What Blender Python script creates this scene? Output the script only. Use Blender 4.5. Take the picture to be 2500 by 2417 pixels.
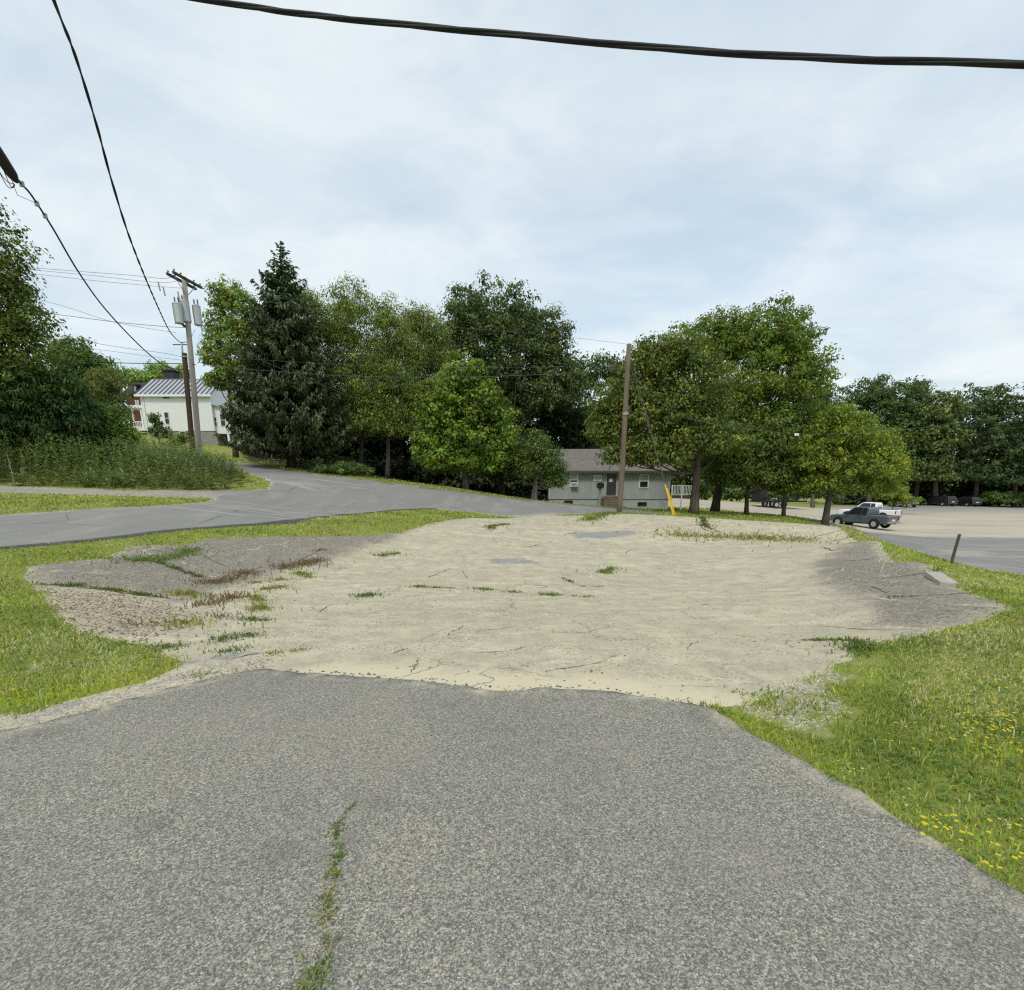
import bpy, bmesh, math, random
import numpy as np
from mathutils import Vector, Matrix, geometry

for _o in list(bpy.data.objects):
    bpy.data.objects.remove(_o)
SC = bpy.context.scene
COL = SC.collection
RNG = np.random.default_rng(11)
random.seed(11)
R = math.radians

# ------------------------------------------------------------ camera
F_PX, PP_Y, HORIZON, CAM_H = 1252.0, 1490.0, 1180.0, 1.6
PITCH = math.atan((PP_Y - HORIZON) / F_PX)
cam_data = bpy.data.cameras.new('camera')
cam_data.sensor_fit = 'HORIZONTAL'
cam_data.sensor_width = 36.0
cam_data.lens = 36.0 * F_PX / 2500.0
cam_data.shift_y = (PP_Y - 1208.5) / 2500.0
cam_data.clip_start = 0.05
cam_data.clip_end = 4000
cam = bpy.data.objects.new('camera', cam_data)
COL.objects.link(cam)
cam.location = (0, 0, CAM_H)
cam.rotation_euler = (math.pi / 2 - PITCH, 0, 0)
SC.camera = cam

# ------------------------------------------------------------ sky, sun, exposure
SUN_ELEV, SUN_AZ = 54.0, 200.0      # azimuth clockwise from the view direction: behind the camera, to the left
world = bpy.data.worlds.new('World')
SC.world = world
world.use_nodes = True
nt = world.node_tree
nt.nodes.clear()
def wn(t, **k):
    n = nt.nodes.new(t)
    for a, b in k.items():
        setattr(n, a, b)
    return n
w_out = wn('ShaderNodeOutputWorld')
sky = wn('ShaderNodeTexSky', sky_type='NISHITA', sun_disc=False)
sky.sun_elevation = R(SUN_ELEV)
sky.sun_rotation = R(SUN_AZ)
sky.air_density = 1.0
sky.dust_density = 1.6
sky.ozone_density = 1.0
bg_sky = wn('ShaderNodeBackground')
bg_sky.inputs['Strength'].default_value = 0.15
_tint = wn('ShaderNodeMix', data_type='RGBA', blend_type='MULTIPLY')
_tint.inputs[0].default_value = 1.0
_tint.inputs[7].default_value = (0.94, 1.04, 1.0, 1)
nt.links.new(sky.outputs[0], _tint.inputs[6])
nt.links.new(_tint.outputs[2], bg_sky.inputs['Color'])
tc = wn('ShaderNodeTexCoord')
sep = wn('ShaderNodeSeparateXYZ')
nt.links.new(tc.outputs['Generated'], sep.inputs[0])
def wmath(op, a, b=None):
    n = wn('ShaderNodeMath', operation=op)
    for i, v in enumerate((a, b)):
        if v is None:
            continue
        if isinstance(v, (int, float)):
            n.inputs[i].default_value = v
        else:
            nt.links.new(v, n.inputs[i])
    return n.outputs[0]
zc = wmath('ADD', wmath('MAXIMUM', sep.outputs[2], 0.0), 0.22)   # a curved cloud deck seen from below
comb = wn('ShaderNodeCombineXYZ')
nt.links.new(wmath('DIVIDE', sep.outputs[0], zc), comb.inputs[0])
nt.links.new(wmath('DIVIDE', sep.outputs[1], zc), comb.inputs[1])
def cloud_noise(scale, loc, detail=6.0, rough=0.55, dist=0.3, sc=(1, 1, 1), rot=0.0):
    m = wn('ShaderNodeMapping')
    m.inputs['Location'].default_value = loc
    m.inputs['Rotation'].default_value = (0, 0, rot)
    m.inputs['Scale'].default_value = sc
    nt.links.new(comb.outputs[0], m.inputs[0])
    n = wn('ShaderNodeTexNoise')
    n.inputs['Scale'].default_value = scale
    n.inputs['Detail'].default_value = detail
    n.inputs['Roughness'].default_value = rough
    n.inputs['Distortion'].default_value = dist
    nt.links.new(m.outputs[0], n.inputs['Vector'])
    return n.outputs['Fac']
def wramp(fac, stops):
    r = wn('ShaderNodeValToRGB')
    r.color_ramp.interpolation = 'EASE'
    while len(r.color_ramp.elements) > len(stops):
        r.color_ramp.elements.remove(r.color_ramp.elements[-1])
    while len(r.color_ramp.elements) < len(stops):
        r.color_ramp.elements.new(0.5)
    for e, (p, c) in zip(r.color_ramp.elements, stops):
        e.position = p
        e.color = (*c, 1)
    nt.links.new(fac, r.inputs[0])
    return r.outputs[0]
cn1 = cloud_noise(0.9, (3.1, 1.7, 0), 7, 0.52, 0.25, (1, 1.5, 1), 0.35)
cn2 = cloud_noise(2.3, (8.3, 4.2, 0), 8, 0.55, 0.4, (1, 1.25, 1), -0.3)
mixn = wmath('ADD', wmath('MULTIPLY', cn1, 0.62), wmath('MULTIPLY', cn2, 0.38))
cover = wramp(mixn, [(0.36, (0.66,) * 3), (0.50, (0.87,) * 3), (0.62, (1.0,) * 3)])
shade = wramp(cloud_noise(1.7, (1.0, 9.0, 0), 8, 0.58, 0.5, (1, 1.4, 1), 0.5), [(0.34, (0.535, 0.62, 0.675)), (0.64, (0.675, 0.725, 0.74))])
bg_cloud = wn('ShaderNodeBackground')
bg_cloud.inputs['Strength'].default_value = 1.0
nt.links.new(shade, bg_cloud.inputs['Color'])
w_mix = wn('ShaderNodeMixShader')
nt.links.new(cover, w_mix.inputs[0])
nt.links.new(bg_sky.outputs[0], w_mix.inputs[1])
nt.links.new(bg_cloud.outputs[0], w_mix.inputs[2])
nt.links.new(w_mix.outputs[0], w_out.inputs[0])

sun_data = bpy.data.lights.new('sun', 'SUN')
sun_data.energy = 1.5
sun_data.angle = R(12)
sun_data.color = (1.0, 0.95, 0.87)
sun = bpy.data.objects.new('sun', sun_data)
COL.objects.link(sun)
_sd = Vector((math.sin(R(SUN_AZ)) * math.cos(R(SUN_ELEV)), math.cos(R(SUN_AZ)) * math.cos(R(SUN_ELEV)), math.sin(R(SUN_ELEV))))
sun.rotation_euler = _sd.to_track_quat('Z', 'Y').to_euler()
sun.location = (0, 0, 60)

SC.view_settings.view_transform = 'Standard'
SC.view_settings.look = 'None'
SC.view_settings.exposure = 0.38
SC.view_settings.gamma = 1.0
SC.view_settings.use_curve_mapping = False
SC.render.engine = 'CYCLES'
SC.cycles.use_denoising = False
SC.cycles.filter_width = 1.25
SC.cycles.max_bounces = 6
SC.cycles.transparent_max_bounces = 6

# ------------------------------------------------------------ picture point -> place
def ray(u, v):
    a, b = (u - 1250.0) / F_PX, -(v - PP_Y) / F_PX
    return np.array([a, b * math.sin(PITCH) + math.cos(PITCH), b * math.cos(PITCH) - math.sin(PITCH)])
def at(u, v, Y):                      # the point seen at (u, v), Y metres ahead
    d = ray(u, v)
    t = Y / d[1]
    return Vector((d[0] * t, Y, CAM_H + d[2] * t))

# ------------------------------------------------------------ terrain heights (thin plate spline through surveyed spots)
_spots = [(0, 0, 0), (0, 3.8, 0), (-3.4, 3.1, 0), (1.5, 3.4, 0), (3, 1.5, .02), (4, 4, .1), (-5, 2, .1), (0, -6, .05), (8, -4, .1),
          (-8, -4, .3), (0, -30, .5), (30, -30, -.6), (-30, -30, 1.5), (60, 0, -2.3), (-40, 0, 2.3), (12, 4, -.5), (20, 10, -1.8),
          (0, 8, -.28), (-3, 8, -.24), (3, 8, -.30), (0, 14, -.40), (6, 14, -.46), (2, 19, -.30), (9, 18, -.52), (-1.5, 5.5, -.09), (2, 5.5, -.12),
          (5.8, 5.83, .24), (7.9, 9.84, .16), (10.9, 15.4, .0), (13.9, 21.3, -.2), (4.1, 6.4, -.17), (5.9, 10.6, -.42), (8.6, 16.2, -.54), (9.6, 15.8, -.40),
          (4.6, 4.2, .18), (7.3, 6.2, .04), (8.6, 7.6, -.22), (9.7, 9.9, -.42), (11.2, 12.6, -.7), (12.9, 15.4, -.95), (16, 21.5, -1.45), (22.5, 31.4, -2.1),
          (-.34, 24.3, 0), (1.8, 24.6, .0), (4.8, 24.5, .2), (9, 24.5, .05), (12, 23.6, -.13), (7.2, 19.6, -.45), (11, 19.5, -.5),
          (-8.8, 9.2, .12), (-4.8, 5.35, .05), (-7.3, 14.5, .17), (-3.6, 17.8, .04), (-1.8, 23.5, .1), (-5.2, 9.4, -.24), (-5.3, 12, -.25),
          (-3.2, 15, -.3), (-10.7, 10.7, .28), (-9.4, 13.8, .32), (-7.9, 16.4, .33), (-6.9, 22.4, .35), (-4.06, 27.1, .32),
          (-14.9, 15.1, .7), (-11.3, 18, .86), (-12, 4, .35), (-13, -5, .5), (-18, 8, .8), (-6.2, 4, .1),
          (9.5, 29, -.45), (15.5, 28.5, -1.15), (21, 27, -2.0), (22.3, 23.3, -2.3), (28, 39, -2.3), (35.4, 52.4, -2.3), (40, 30, -2.35), (60, 60, -2.5),
          (110, 60, -2.8), (30, 45, -2.2), (45, 75, -2.45), (70, 40, -2.4), (40, 5, -2.3), (7, 50, -.7), (2.8, 39, -.1), (12, 40, -.55), (2.8, 45, -.65), (13.5, 45, -.8),
          (0, 60, 1.0), (-15, 60, 3.6), (-40, 100, 9), (0, 120, 2), (60, 130, -2.5), (150, 130, -3), (-90, 60, 8), (-60, 35, 5), (-45, 20, 3.2)]
_pix = [(0, 1204, 20), (0, 1185, 23), (229, 1209, 20.5), (418, 1216, 20.5), (581, 1198, 25), (662, 1178, 27), (700, 1230, 24), (900, 1215, 28),
        (900, 1235, 26), (1100, 1220, 30), (1300, 1235, 30), (1450, 1248, 29.5), (526, 1121, 48), (685, 1145, 38), (943, 1178, 33), (1098, 1198, 32),
        (1300, 1222, 33), (1500, 1240, 33), (589, 1156, 33), (715, 1142, 40), (560, 1110, 55), (620, 1125, 48), (357, 1062, 70), (450, 1085, 67),
        (560, 1098, 66), (300, 1075, 60), (490, 1140, 31), (300, 1135, 32), (0, 1125, 32), (100, 1192, 23), (340, 1040, 100), (1695, 1253, 33),
        (2015, 1275, 36), (1900, 1262, 36), (2323, 1372, 18), (1890, 1238, 60), (1700, 1225, 60), (2060, 1245, 62), (2300, 1234, 95), (2480, 1240, 95)]
CTRL = np.array(_spots + [tuple(at(*p)) for p in _pix], float)
def _tps(r2):
    return np.where(r2 > 1e-9, 0.5 * r2 * np.log(np.maximum(r2, 1e-9)), 0.0)
_n = len(CTRL)
_A = np.zeros((_n + 3, _n + 3))
_A[:_n, :_n] = _tps(((CTRL[:, None, :2] - CTRL[None, :, :2]) ** 2).sum(-1)) + np.eye(_n) * 0.6
_A[:_n, _n] = 1
_A[:_n, _n + 1:] = CTRL[:, :2]
_A[_n:, :_n] = _A[:_n, _n:].T
_W = np.linalg.solve(_A, np.concatenate([CTRL[:, 2], [0, 0, 0]]))
def _fbm(x, y):
    return (np.sin(x * 1.31 + 1.7 * np.sin(y * .83)) * np.sin(y * 1.17 + 1.3 * np.sin(x * .71)) * .5
            + np.sin(x * 3.1 + 2 * np.sin(y * 2.3 + 1)) * np.sin(y * 2.7 + 1.9 * np.sin(x * 1.9)) * .22)
def height(x, y):
    x, y = np.atleast_1d(np.asarray(x, float)), np.atleast_1d(np.asarray(y, float))
    out = np.empty(len(x))
    for i in range(0, len(x), 20000):
        xs, ys = x[i:i + 20000], y[i:i + 20000]
        r = np.hypot(xs, ys - 40)
        k = np.minimum(1.0, 150.0 / np.maximum(r, 1e-6))           # beyond the survey the land runs level
        xc, yc = xs * k, 40 + (ys - 40) * k
        r2 = (xc[:, None] - CTRL[None, :, 0]) ** 2 + (yc[:, None] - CTRL[None, :, 1]) ** 2
        out[i:i + 20000] = _tps(r2) @ _W[:_n] + _W[_n] + _W[_n + 1] * xc + _W[_n + 2] * yc + 0.018 * _fbm(xs, ys)
    return out
def hz1(x, y):
    return float(height([x], [y])[0])
def ground(u, v, lo=1.0, hi=160.0):   # where the line of sight through (u, v) first meets the ground
    d = ray(u, v)
    t = np.geomspace(lo, hi, 700)
    g = CAM_H + d[2] * t - height(d[0] * t, d[1] * t)
    k = np.argmax(g < 0) if (g < 0).any() else len(t) - 1
    if k == 0:
        tt = t[0]
    else:
        a, b, ga, gb = t[k - 1], t[k], g[k - 1], g[k]
        tt = a + (b - a) * ga / (ga - gb) if ga != gb else b
    return (d[0] * tt, d[1] * tt)
def on(x, y, dz=0.0):
    return Vector((x, y, hz1(x, y) + dz))
# ------------------------------------------------------------ scene bookkeeping
def tag(o, label=None, cat=None, group=None, kind=None):
    if label: o['label'] = label
    if cat: o['category'] = cat
    if group: o['group'] = group
    if kind: o['kind'] = kind
    return o
def empty(name, loc=(0, 0, 0), rz=0.0, label=None, cat=None, group=None):
    o = bpy.data.objects.new(name, None)
    o.empty_display_size = 0.3
    COL.objects.link(o)
    o.location = loc
    o.rotation_euler = (0, 0, rz)
    return tag(o, label, cat, group)
def link_mesh(name, me, m=None, parent=None):
    o = bpy.data.objects.new(name, me)
    COL.objects.link(o)
    if m is not None and not me.materials:
        me.materials.append(m)
    if parent is not None:
        o.parent = parent
    return o
def np_mesh(name, V, F, m=None, parent=None, smooth=False, col=None, attrs=None):
    """V (n,3); F (k,3) or (k,4) or list of such arrays"""
    me = bpy.data.meshes.new(name)
    V = np.asarray(V, np.float32)
    Fs = F if isinstance(F, list) else [F]
    Fs = [np.asarray(f, np.int32) for f in Fs if len(f)]
    me.vertices.add(len(V))
    me.vertices.foreach_set('co', V.ravel())
    loops = np.concatenate([f.ravel() for f in Fs])
    tot = np.concatenate([np.full(len(f), f.shape[1], np.int32) for f in Fs])
    start = np.concatenate([[0], np.cumsum(tot)[:-1]]).astype(np.int32)
    me.loops.add(len(loops))
    me.loops.foreach_set('vertex_index', loops)
    me.polygons.add(len(tot))
    me.polygons.foreach_set('loop_start', start)
    me.polygons.foreach_set('loop_total', tot)
    if smooth:
        me.polygons.foreach_set('use_smooth', np.ones(len(tot), bool))
    if col is not None:
        a = me.color_attributes.new('Col', 'FLOAT_COLOR', 'POINT')
        c = np.ones((len(V), 4), np.float32)
        c[:, :3] = col
        a.data.foreach_set('color', c.ravel())
    for k, vals in (attrs or {}).items():
        a = me.attributes.new(k, 'FLOAT', 'POINT')
        a.data.foreach_set('value', np.asarray(vals, np.float32))
    me.update(calc_edges=True)
    me.validate()
    return link_mesh(name, me, m, parent)

# ------------------------------------------------------------ small mesh kit: MB collects pieces of ONE part
class MB:
    def __init__(s):
        s.v, s.f = [], []
    def add(s, vs, fs):
        o = len(s.v)
        s.v += [tuple(p) for p in vs]
        s.f += [tuple(i + o for i in f) for f in fs]
        return s
    def box(s, c, d, rz=0.0, rx=0.0, ry=0.0):
        M = Matrix.Rotation(rz, 3, 'Z') @ Matrix.Rotation(ry, 3, 'Y') @ Matrix.Rotation(rx, 3, 'X')
        vs = [Vector(c) + M @ Vector((sx * d[0] / 2, sy * d[1] / 2, sz * d[2] / 2)) for sz in (-1, 1) for sy in (-1, 1) for sx in (-1, 1)]
        return s.add(vs, [(0, 2, 3, 1), (4, 5, 7, 6), (0, 1, 5, 4), (2, 6, 7, 3), (0, 4, 6, 2), (1, 3, 7, 5)])
    def span(s, a, b):
        return s.box([(p + q) / 2 for p, q in zip(a, b)], [abs(q - p) for p, q in zip(a, b)])
    def tube(s, pts, rad, n=8, cap=True):
        pts = [Vector(p) for p in pts]
        rad = [rad] * len(pts) if isinstance(rad, (int, float)) else rad
        vs, fs = [], []
        up = None
        for i, p in enumerate(pts):
            d = (pts[min(i + 1, len(pts) - 1)] - pts[max(i - 1, 0)]).normalized()
            if up is None:
                up = Vector((0, 0, 1)) if abs(d.z) < .9 else Vector((1, 0, 0))
            x = d.cross(up).normalized()
            up = x.cross(d).normalized()
            for k in range(n):
                a = 2 * math.pi * k / n
                vs.append(p + (x * math.cos(a) + up * math.sin(a)) * rad[i])
        for i in range(len(pts) - 1):
            for k in range(n):
                fs.append((i * n + k, i * n + (k + 1) % n, (i + 1) * n + (k + 1) % n, (i + 1) * n + k))
        if cap:
            fs.append(tuple(range(n - 1, -1, -1)))
            fs.append(tuple((len(pts) - 1) * n + k for k in range(n)))
        return s.add(vs, fs)
    def lathe(s, prof, n=16, c=(0, 0, 0), axis='z', cap=True):
        vs, fs = [], []
        for r, z in prof:
            for k in range(n):
                a = 2 * math.pi * k / n
                p = (r * math.cos(a), r * math.sin(a), z)
                if axis == 'y': p = (p[0], p[2], p[1])
                if axis == 'x': p = (p[2], p[0], p[1])
                vs.append((p[0] + c[0], p[1] + c[1], p[2] + c[2]))
        for i in range(len(prof) - 1):
            for k in range(n):
                fs.append((i * n + k, i * n + (k + 1) % n, (i + 1) * n + (k + 1) % n, (i + 1) * n + k))
        if cap:
            fs.append(tuple(range(n - 1, -1, -1)))
            fs.append(tuple((len(prof) - 1) * n + k for k in range(n)))
        return s.add(vs, fs)
    def prism(s, prof, a0, a1, axis='y'):
        """prof: list of 2-D points; extruded along axis"""
        def pt(p, a):
            return {'y': (p[0], a, p[1]), 'x': (a, p[0], p[1]), 'z': (p[0], p[1], a)}[axis]
        n = len(prof)
        return s.add([pt(p, a0) for p in prof] + [pt(p, a1) for p in prof],
                     [tuple(range(n - 1, -1, -1)), tuple(range(n, 2 * n))] + [(i, (i + 1) % n, n + (i + 1) % n, n + i) for i in range(n)])
    def build(s, name, m=None, parent=None, smooth=False, bevel=0.0):
        me = bpy.data.meshes.new(name)
        me.from_pydata([tuple(p) for p in s.v], [], s.f)
        bm = bmesh.new()
        bm.from_mesh(me)
        bmesh.ops.recalc_face_normals(bm, faces=bm.faces)
        if bevel:
            es = [e for e in bm.edges if len(e.link_faces) == 2 and e.calc_face_angle(0) > 0.5]
            bmesh.ops.bevel(bm, geom=es, offset=bevel, segments=2, affect='EDGES', profile=0.6)
        for f in bm.faces:
            f.smooth = smooth
        bm.to_mesh(me)
        bm.free()
        return link_mesh(name, me, m, parent)

# ------------------------------------------------------------ material kit
class NM:
    def __init__(s, name, rough=0.8, spec=0.3):
        s.m = bpy.data.materials.new(name)
        s.m.use_nodes = True
        s.t = s.m.node_tree
        s.b = s.t.nodes['Principled BSDF']
        s.b.inputs['Roughness'].default_value = rough
        s.b.inputs['Specular IOR Level'].default_value = spec
        s.pos = s.n('ShaderNodeTexCoord').outputs['Object']
    def n(s, t, **k):
        n = s.t.nodes.new(t)
        for a, b in k.items():
            setattr(n, a, b)
        return n
    def put(s, sock, v):
        if isinstance(v, bpy.types.NodeSocket):
            s.t.links.new(v, sock)
        elif isinstance(v, (tuple, list)):
            sock.default_value = (*v, 1) if len(v) == 3 and len(sock.default_value) == 4 else v
        else:
            sock.default_value = v
    def map(s, sc=(1, 1, 1), rot=0.0, loc=(0, 0, 0)):
        m = s.n('ShaderNodeMapping')
        m.inputs['Scale'].default_value = sc
        m.inputs['Rotation'].default_value = (0, 0, rot)
        m.inputs['Location'].default_value = loc
        s.t.links.new(s.pos, m.inputs[0])
        return m.outputs[0]
    def noise(s, scale, detail=4, rough=.55, vec=None, dist=0.0, out='Fac'):
        n = s.n('ShaderNodeTexNoise')
        n.inputs['Scale'].default_value = scale
        n.inputs['Detail'].default_value = detail
        n.inputs['Roughness'].default_value = rough
        n.inputs['Distortion'].default_value = dist
        s.t.links.new(vec or s.pos, n.inputs['Vector'])
        return n.outputs[out]
    def voro(s, scale, feature='F1', vec=None, out='Distance', rnd=1.0):
        n = s.n('ShaderNodeTexVoronoi', feature=feature)
        n.inputs['Scale'].default_value = scale
        n.inputs['Randomness'].default_value = rnd
        s.t.links.new(vec or s.pos, n.inputs['Vector'])
        return n.outputs[out]
    def wave(s, scale, vec=None, dist=0.0, prof='SIN', direction='X', detail=2.0, dscale=1.0):
        n = s.n('ShaderNodeTexWave', wave_profile=prof, bands_direction=direction)
        n.inputs['Scale'].default_value = scale
        n.inputs['Distortion'].default_value = dist
        n.inputs['Detail'].default_value = detail
        n.inputs['Detail Scale'].default_value = dscale
        s.t.links.new(vec or s.pos, n.inputs['Vector'])
        return n.outputs['Fac']
    def ramp(s, fac, stops, interp='LINEAR'):
        r = s.n('ShaderNodeValToRGB')
        r.color_ramp.interpolation = interp
        while len(r.color_ramp.elements) < len(stops):
            r.color_ramp.elements.new(0.5)
        for e, (p, c) in zip(r.color_ramp.elements, stops):
            e.position = p
            e.color = (c, c, c, 1) if isinstance(c, (int, float)) else (*c, 1)
        s.put(r.inputs[0], fac)
        return r.outputs[0]
    def math(s, op, a, b=None, clamp=False):
        n = s.n('ShaderNodeMath', operation=op, use_clamp=clamp)
        s.put(n.inputs[0], a)
        if b is not None:
            s.put(n.inputs[1], b)
        return n.outputs[0]
    def mix(s, fac, a, b, mode='MIX'):
        n = s.n('ShaderNodeMix', data_type='RGBA', blend_type=mode)
        s.put(n.inputs[0], fac)
        s.put(n.inputs[6], a)
        s.put(n.inputs[7], b)
        return n.outputs[2]
    def attr(s, name, out='Fac'):
        n = s.n('ShaderNodeAttribute', attribute_name=name)
        return n.outputs[out]
    def base(s, c):
        s.put(s.b.inputs['Base Color'], c)
        return s
    def bump(s, h, strength=.3, dist=.02, prev=None):
        n = s.n('ShaderNodeBump')
        n.inputs['Strength'].default_value = strength
        n.inputs['Distance'].default_value = dist
        s.put(n.inputs['Height'], h)
        if prev is not None:
            s.t.links.new(prev, n.inputs['Normal'])
        s.t.links.new(n.outputs[0], s.b.inputs['Normal'])
        return n.outputs[0]
def plain(name, c, rough=.7, spec=.3, var=.12, scale=6.0, metal=0.0, bump=0.0):
    k = NM(name, rough, spec)
    lo, hi = [x * (1 - var) for x in c], [min(1, x * (1 + var)) for x in c]
    nz = k.noise(scale, 5, .6)
    k.base(k.ramp(nz, [(.3, lo), (.7, hi)]))
    k.b.inputs['Metallic'].default_value = metal
    if bump:
        k.bump(k.noise(scale * 8, 4), bump, .01)
    return k.m

# ------------------------------------------------------------ outlines of the surfaces
def gp(pts, **k):
    return [ground(u, v, **k) for u, v in pts]
def ay(pts):
    return [tuple(at(*p))[:2] for p in pts]
def rough_line(P, step, amp, seed=0, closed=True):
    """subdivide an outline and make it uneven; step and amp grow with the distance from the standpoint"""
    rg = np.random.default_rng(seed)
    out = []
    n = len(P)
    for i in range(n if closed else n - 1):
        a, b = np.array(P[i]), np.array(P[(i + 1) % n])
        L = np.hypot(*(b - a))
        d = max(1.0, np.hypot(*((a + b) / 2)) / 6.0)
        k = max(1, int(L / (step * d)))
        nrm = np.array([-(b - a)[1], (b - a)[0]]) / max(L, 1e-6)
        for j in range(k):
            t = j / k
            out.append(tuple(a + (b - a) * t + nrm * (rg.normal() * amp * min(d, 3) if j else rg.normal() * amp * .4)))
    if not closed:
        out.append(tuple(P[-1]))
    return out
def inside(P, x, y):
    P = np.asarray(P)
    r = np.zeros(len(x), bool)
    j = len(P) - 1
    for i in range(len(P)):
        xi, yi, xj, yj = P[i][0], P[i][1], P[j][0], P[j][1]
        c = ((yi > y) != (yj > y)) & (x < (xj - xi) * (y - yi) / (yj - yi + 1e-12) + xi)
        r ^= c
        j = i
    return r
def sdf(P, x, y):
    """distance to an outline, positive inside"""
    P = np.asarray(P)
    d = np.full(len(x), 1e9)
    for i in range(len(P)):
        a, b = P[i - 1], P[i]
        ab = b - a
        t = np.clip(((x - a[0]) * ab[0] + (y - a[1]) * ab[1]) / (ab @ ab + 1e-12), 0, 1)
        d = np.minimum(d, np.hypot(x - a[0] - ab[0] * t, y - a[1] - ab[1] * t))
    return np.where(inside(P, x, y), d, -d)

DRIVE_L = gp([(0, 1790), (110, 1771), (347, 1706), (408, 1686), (530, 1657), (649, 1637)])
DRIVE_F = gp([(753, 1649), (870, 1657), (983, 1664), (1085, 1674), (1202, 1692), (1284, 1690), (1314, 1684), (1467, 1692), (1600, 1710), (1700, 1727)])
DRIVE_R = gp([(1745, 1737), (1782, 1763), (1843, 1804), (1929, 1849), (2039, 1914), (2133, 1967), (2243, 2037), (2312, 2078), (2394, 2135), (2500, 2196)])
DRIVE = [(-9, -9), (-8, -3), (-5.6, 1.1)] + DRIVE_L + DRIVE_F + DRIVE_R + [(2.5, .2), (3.0, -3), (3.2, -9)]
DRIVE = rough_line(DRIVE, .09, .012, 1)
LOT = ([(-6.2, 1.3)] + gp([(0, 1748), (53, 1743), (204, 1702), (355, 1665), (408, 1641), (449, 1620), (367, 1580), (286, 1563), (245, 1555), (176, 1539), (139, 1494),
        (94, 1453), (78, 1427), (59, 1412), (61, 1386), (163, 1371), (261, 1363), (310, 1335), (367, 1330), (441, 1333), (522, 1314), (612, 1311), (775, 1309), (900, 1307),
        (983, 1300), (1020, 1287), (1059, 1276), (1110, 1268), (1161, 1265), (1232, 1266)])
       + ay([(1290, 1259, 25.6), (1350, 1257, 25.8), (1425, 1262, 24.6), (1440, 1270, 22.9), (1465, 1259, 24.2), (1495, 1253, 24.9), (1598, 1256, 24.7), (1650, 1258, 24.5), (1709, 1260, 24.3), (1807, 1263, 24.0),
             (1922, 1269, 23.5), (2003, 1277, 22.9), (2042, 1288, 21.5), (2077, 1300, 19.6), (2106, 1309, 18.4), (2128, 1322, 16.4), (2180, 1343, 13.4),
             (2248, 1369, 10.4), (2324, 1401, 8.4), (2419, 1448, 6.7), (2463, 1471, 6.05), (2470, 1492, 5.65)])
       + gp([(2399, 1517), (2289, 1542), (2174, 1567), (2096, 1581), (2089, 1604), (2036, 1627), (1967, 1659), (1898, 1700), (1830, 1722), (1760, 1726), (1700, 1732)])
       + [(0.5, 3.0), (-3, 2.6), (-5.5, .6)])
LOT = rough_line(LOT, .12, .018, 2)
ROAD = ([(-12.8, -9), (-11.9, 0), (-11.1, 7)] + gp([(0, 1343), (196, 1325), (392, 1302), (640, 1283), (760, 1268), (855, 1257)]) + [(-5.6, 25.3), (-4.1, 26.9), (-2.2, 26.6), (-.3, 25.2), (.9, 25.4), (2.0, 25.9), (3.6, 25.4), (5.2, 26.2), (8.5, 26.6), (13, 26.2), (17, 25.6), (19.6, 25.0), (22.0, 23.4), (24, 21.0), (27, 16), (30, 8), (33, -8),
        (46, -8), (44, 20), (46, 33), (48, 41.8), (41, 41.5), (33, 41.8), (28.6, 42.4), (24.5, 38.5), (19.5, 34), (14.5, 31.6), (10, 31.2), (6.5, 32.9), (1.29, 33.05), (-3.78, 32.1), (-7.85, 33), (-11.5, 35), (-16.5, 38),
        (-26.6, 47.9), (-40, 55), (-41.5, 50.5), (-27, 42.5), (-20.5, 36), (-17.3, 32.6), (-14.6, 29.5), (-12.4, 27.2), (-12.0, 25.9), (-13.0, 25.0), (-15.2, 23.5), (-16.5, 22.2), (-14.8, 20.9)]
       + gp([(522, 1217), (509, 1224), (451, 1231), (359, 1237), (144, 1248.6), (0, 1258)]) + [(-17.2, 9), (-18.5, 0), (-19.5, -9)])
ROAD = rough_line(ROAD, .3, .035, 3)
GRAVEL = gp([(0, 1204), (229, 1209), (418, 1216), (522, 1217), (560, 1205), (500, 1201), (340, 1199), (160, 1191), (0, 1186)]) + [(-30, 25.5), (-38, 24), (-36, 20.5), (-27, 21)]
GRAVEL = rough_line(GRAVEL, .3, .05, 4)
PARK = [(28.6, 42.4), (33, 41.8), (41, 41.5), (48, 41.8), (75, 40), (150, 36), (160, 95), (110, 97), (86, 96.5), (70, 97), (55, 94), (47, 86), (43, 77), (36, 72), (20, 71), (8, 70), (4, 62), (8, 56), (14, 53.5), (20, 52.5), (27, 50), (30.5, 46.5)]
PARK = rough_line(PARK, .5, .06, 5)

# ------------------------------------------------------------ one triangulation, cut along the outlines
_pts = []
_r = 0.7
while _r < 1600:
    _na = 150 if _r < 60 else (90 if _r < 160 else 40)
    for _k in range(_na):
        _a = -1.05 + 2.1 * (_k + .5 * RNG.random()) / _na
        _pts.append((_r * math.sin(_a), _r * math.cos(_a)))
    for _k in range(18):
        _a = 1.12 + (2 * math.pi - 2.24) * (_k + .3) / 18
        _pts.append((_r * math.sin(_a), _r * math.cos(_a)))
    _r *= 1.035 if _r < 60 else 1.12
for _x in np.arange(-9.5, 14.5, .3):                      # closer mesh where the lot's banks are
    for _y in np.arange(3.2, 25, .3):
        _pts.append((_x + RNG.normal() * .05, _y + RNG.normal() * .05))
_edges = []
for _P in (DRIVE, LOT, ROAD, GRAVEL, PARK):
    _o = len(_pts)
    _pts += list(_P)
    _edges += [(_o + i, _o + (i + 1) % len(_P)) for i in range(len(_P))]
_cv, _ce, _cf = geometry.delaunay_2d_cdt([Vector(p) for p in _pts], _edges, [], 0, 1e-4)[:3]
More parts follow.
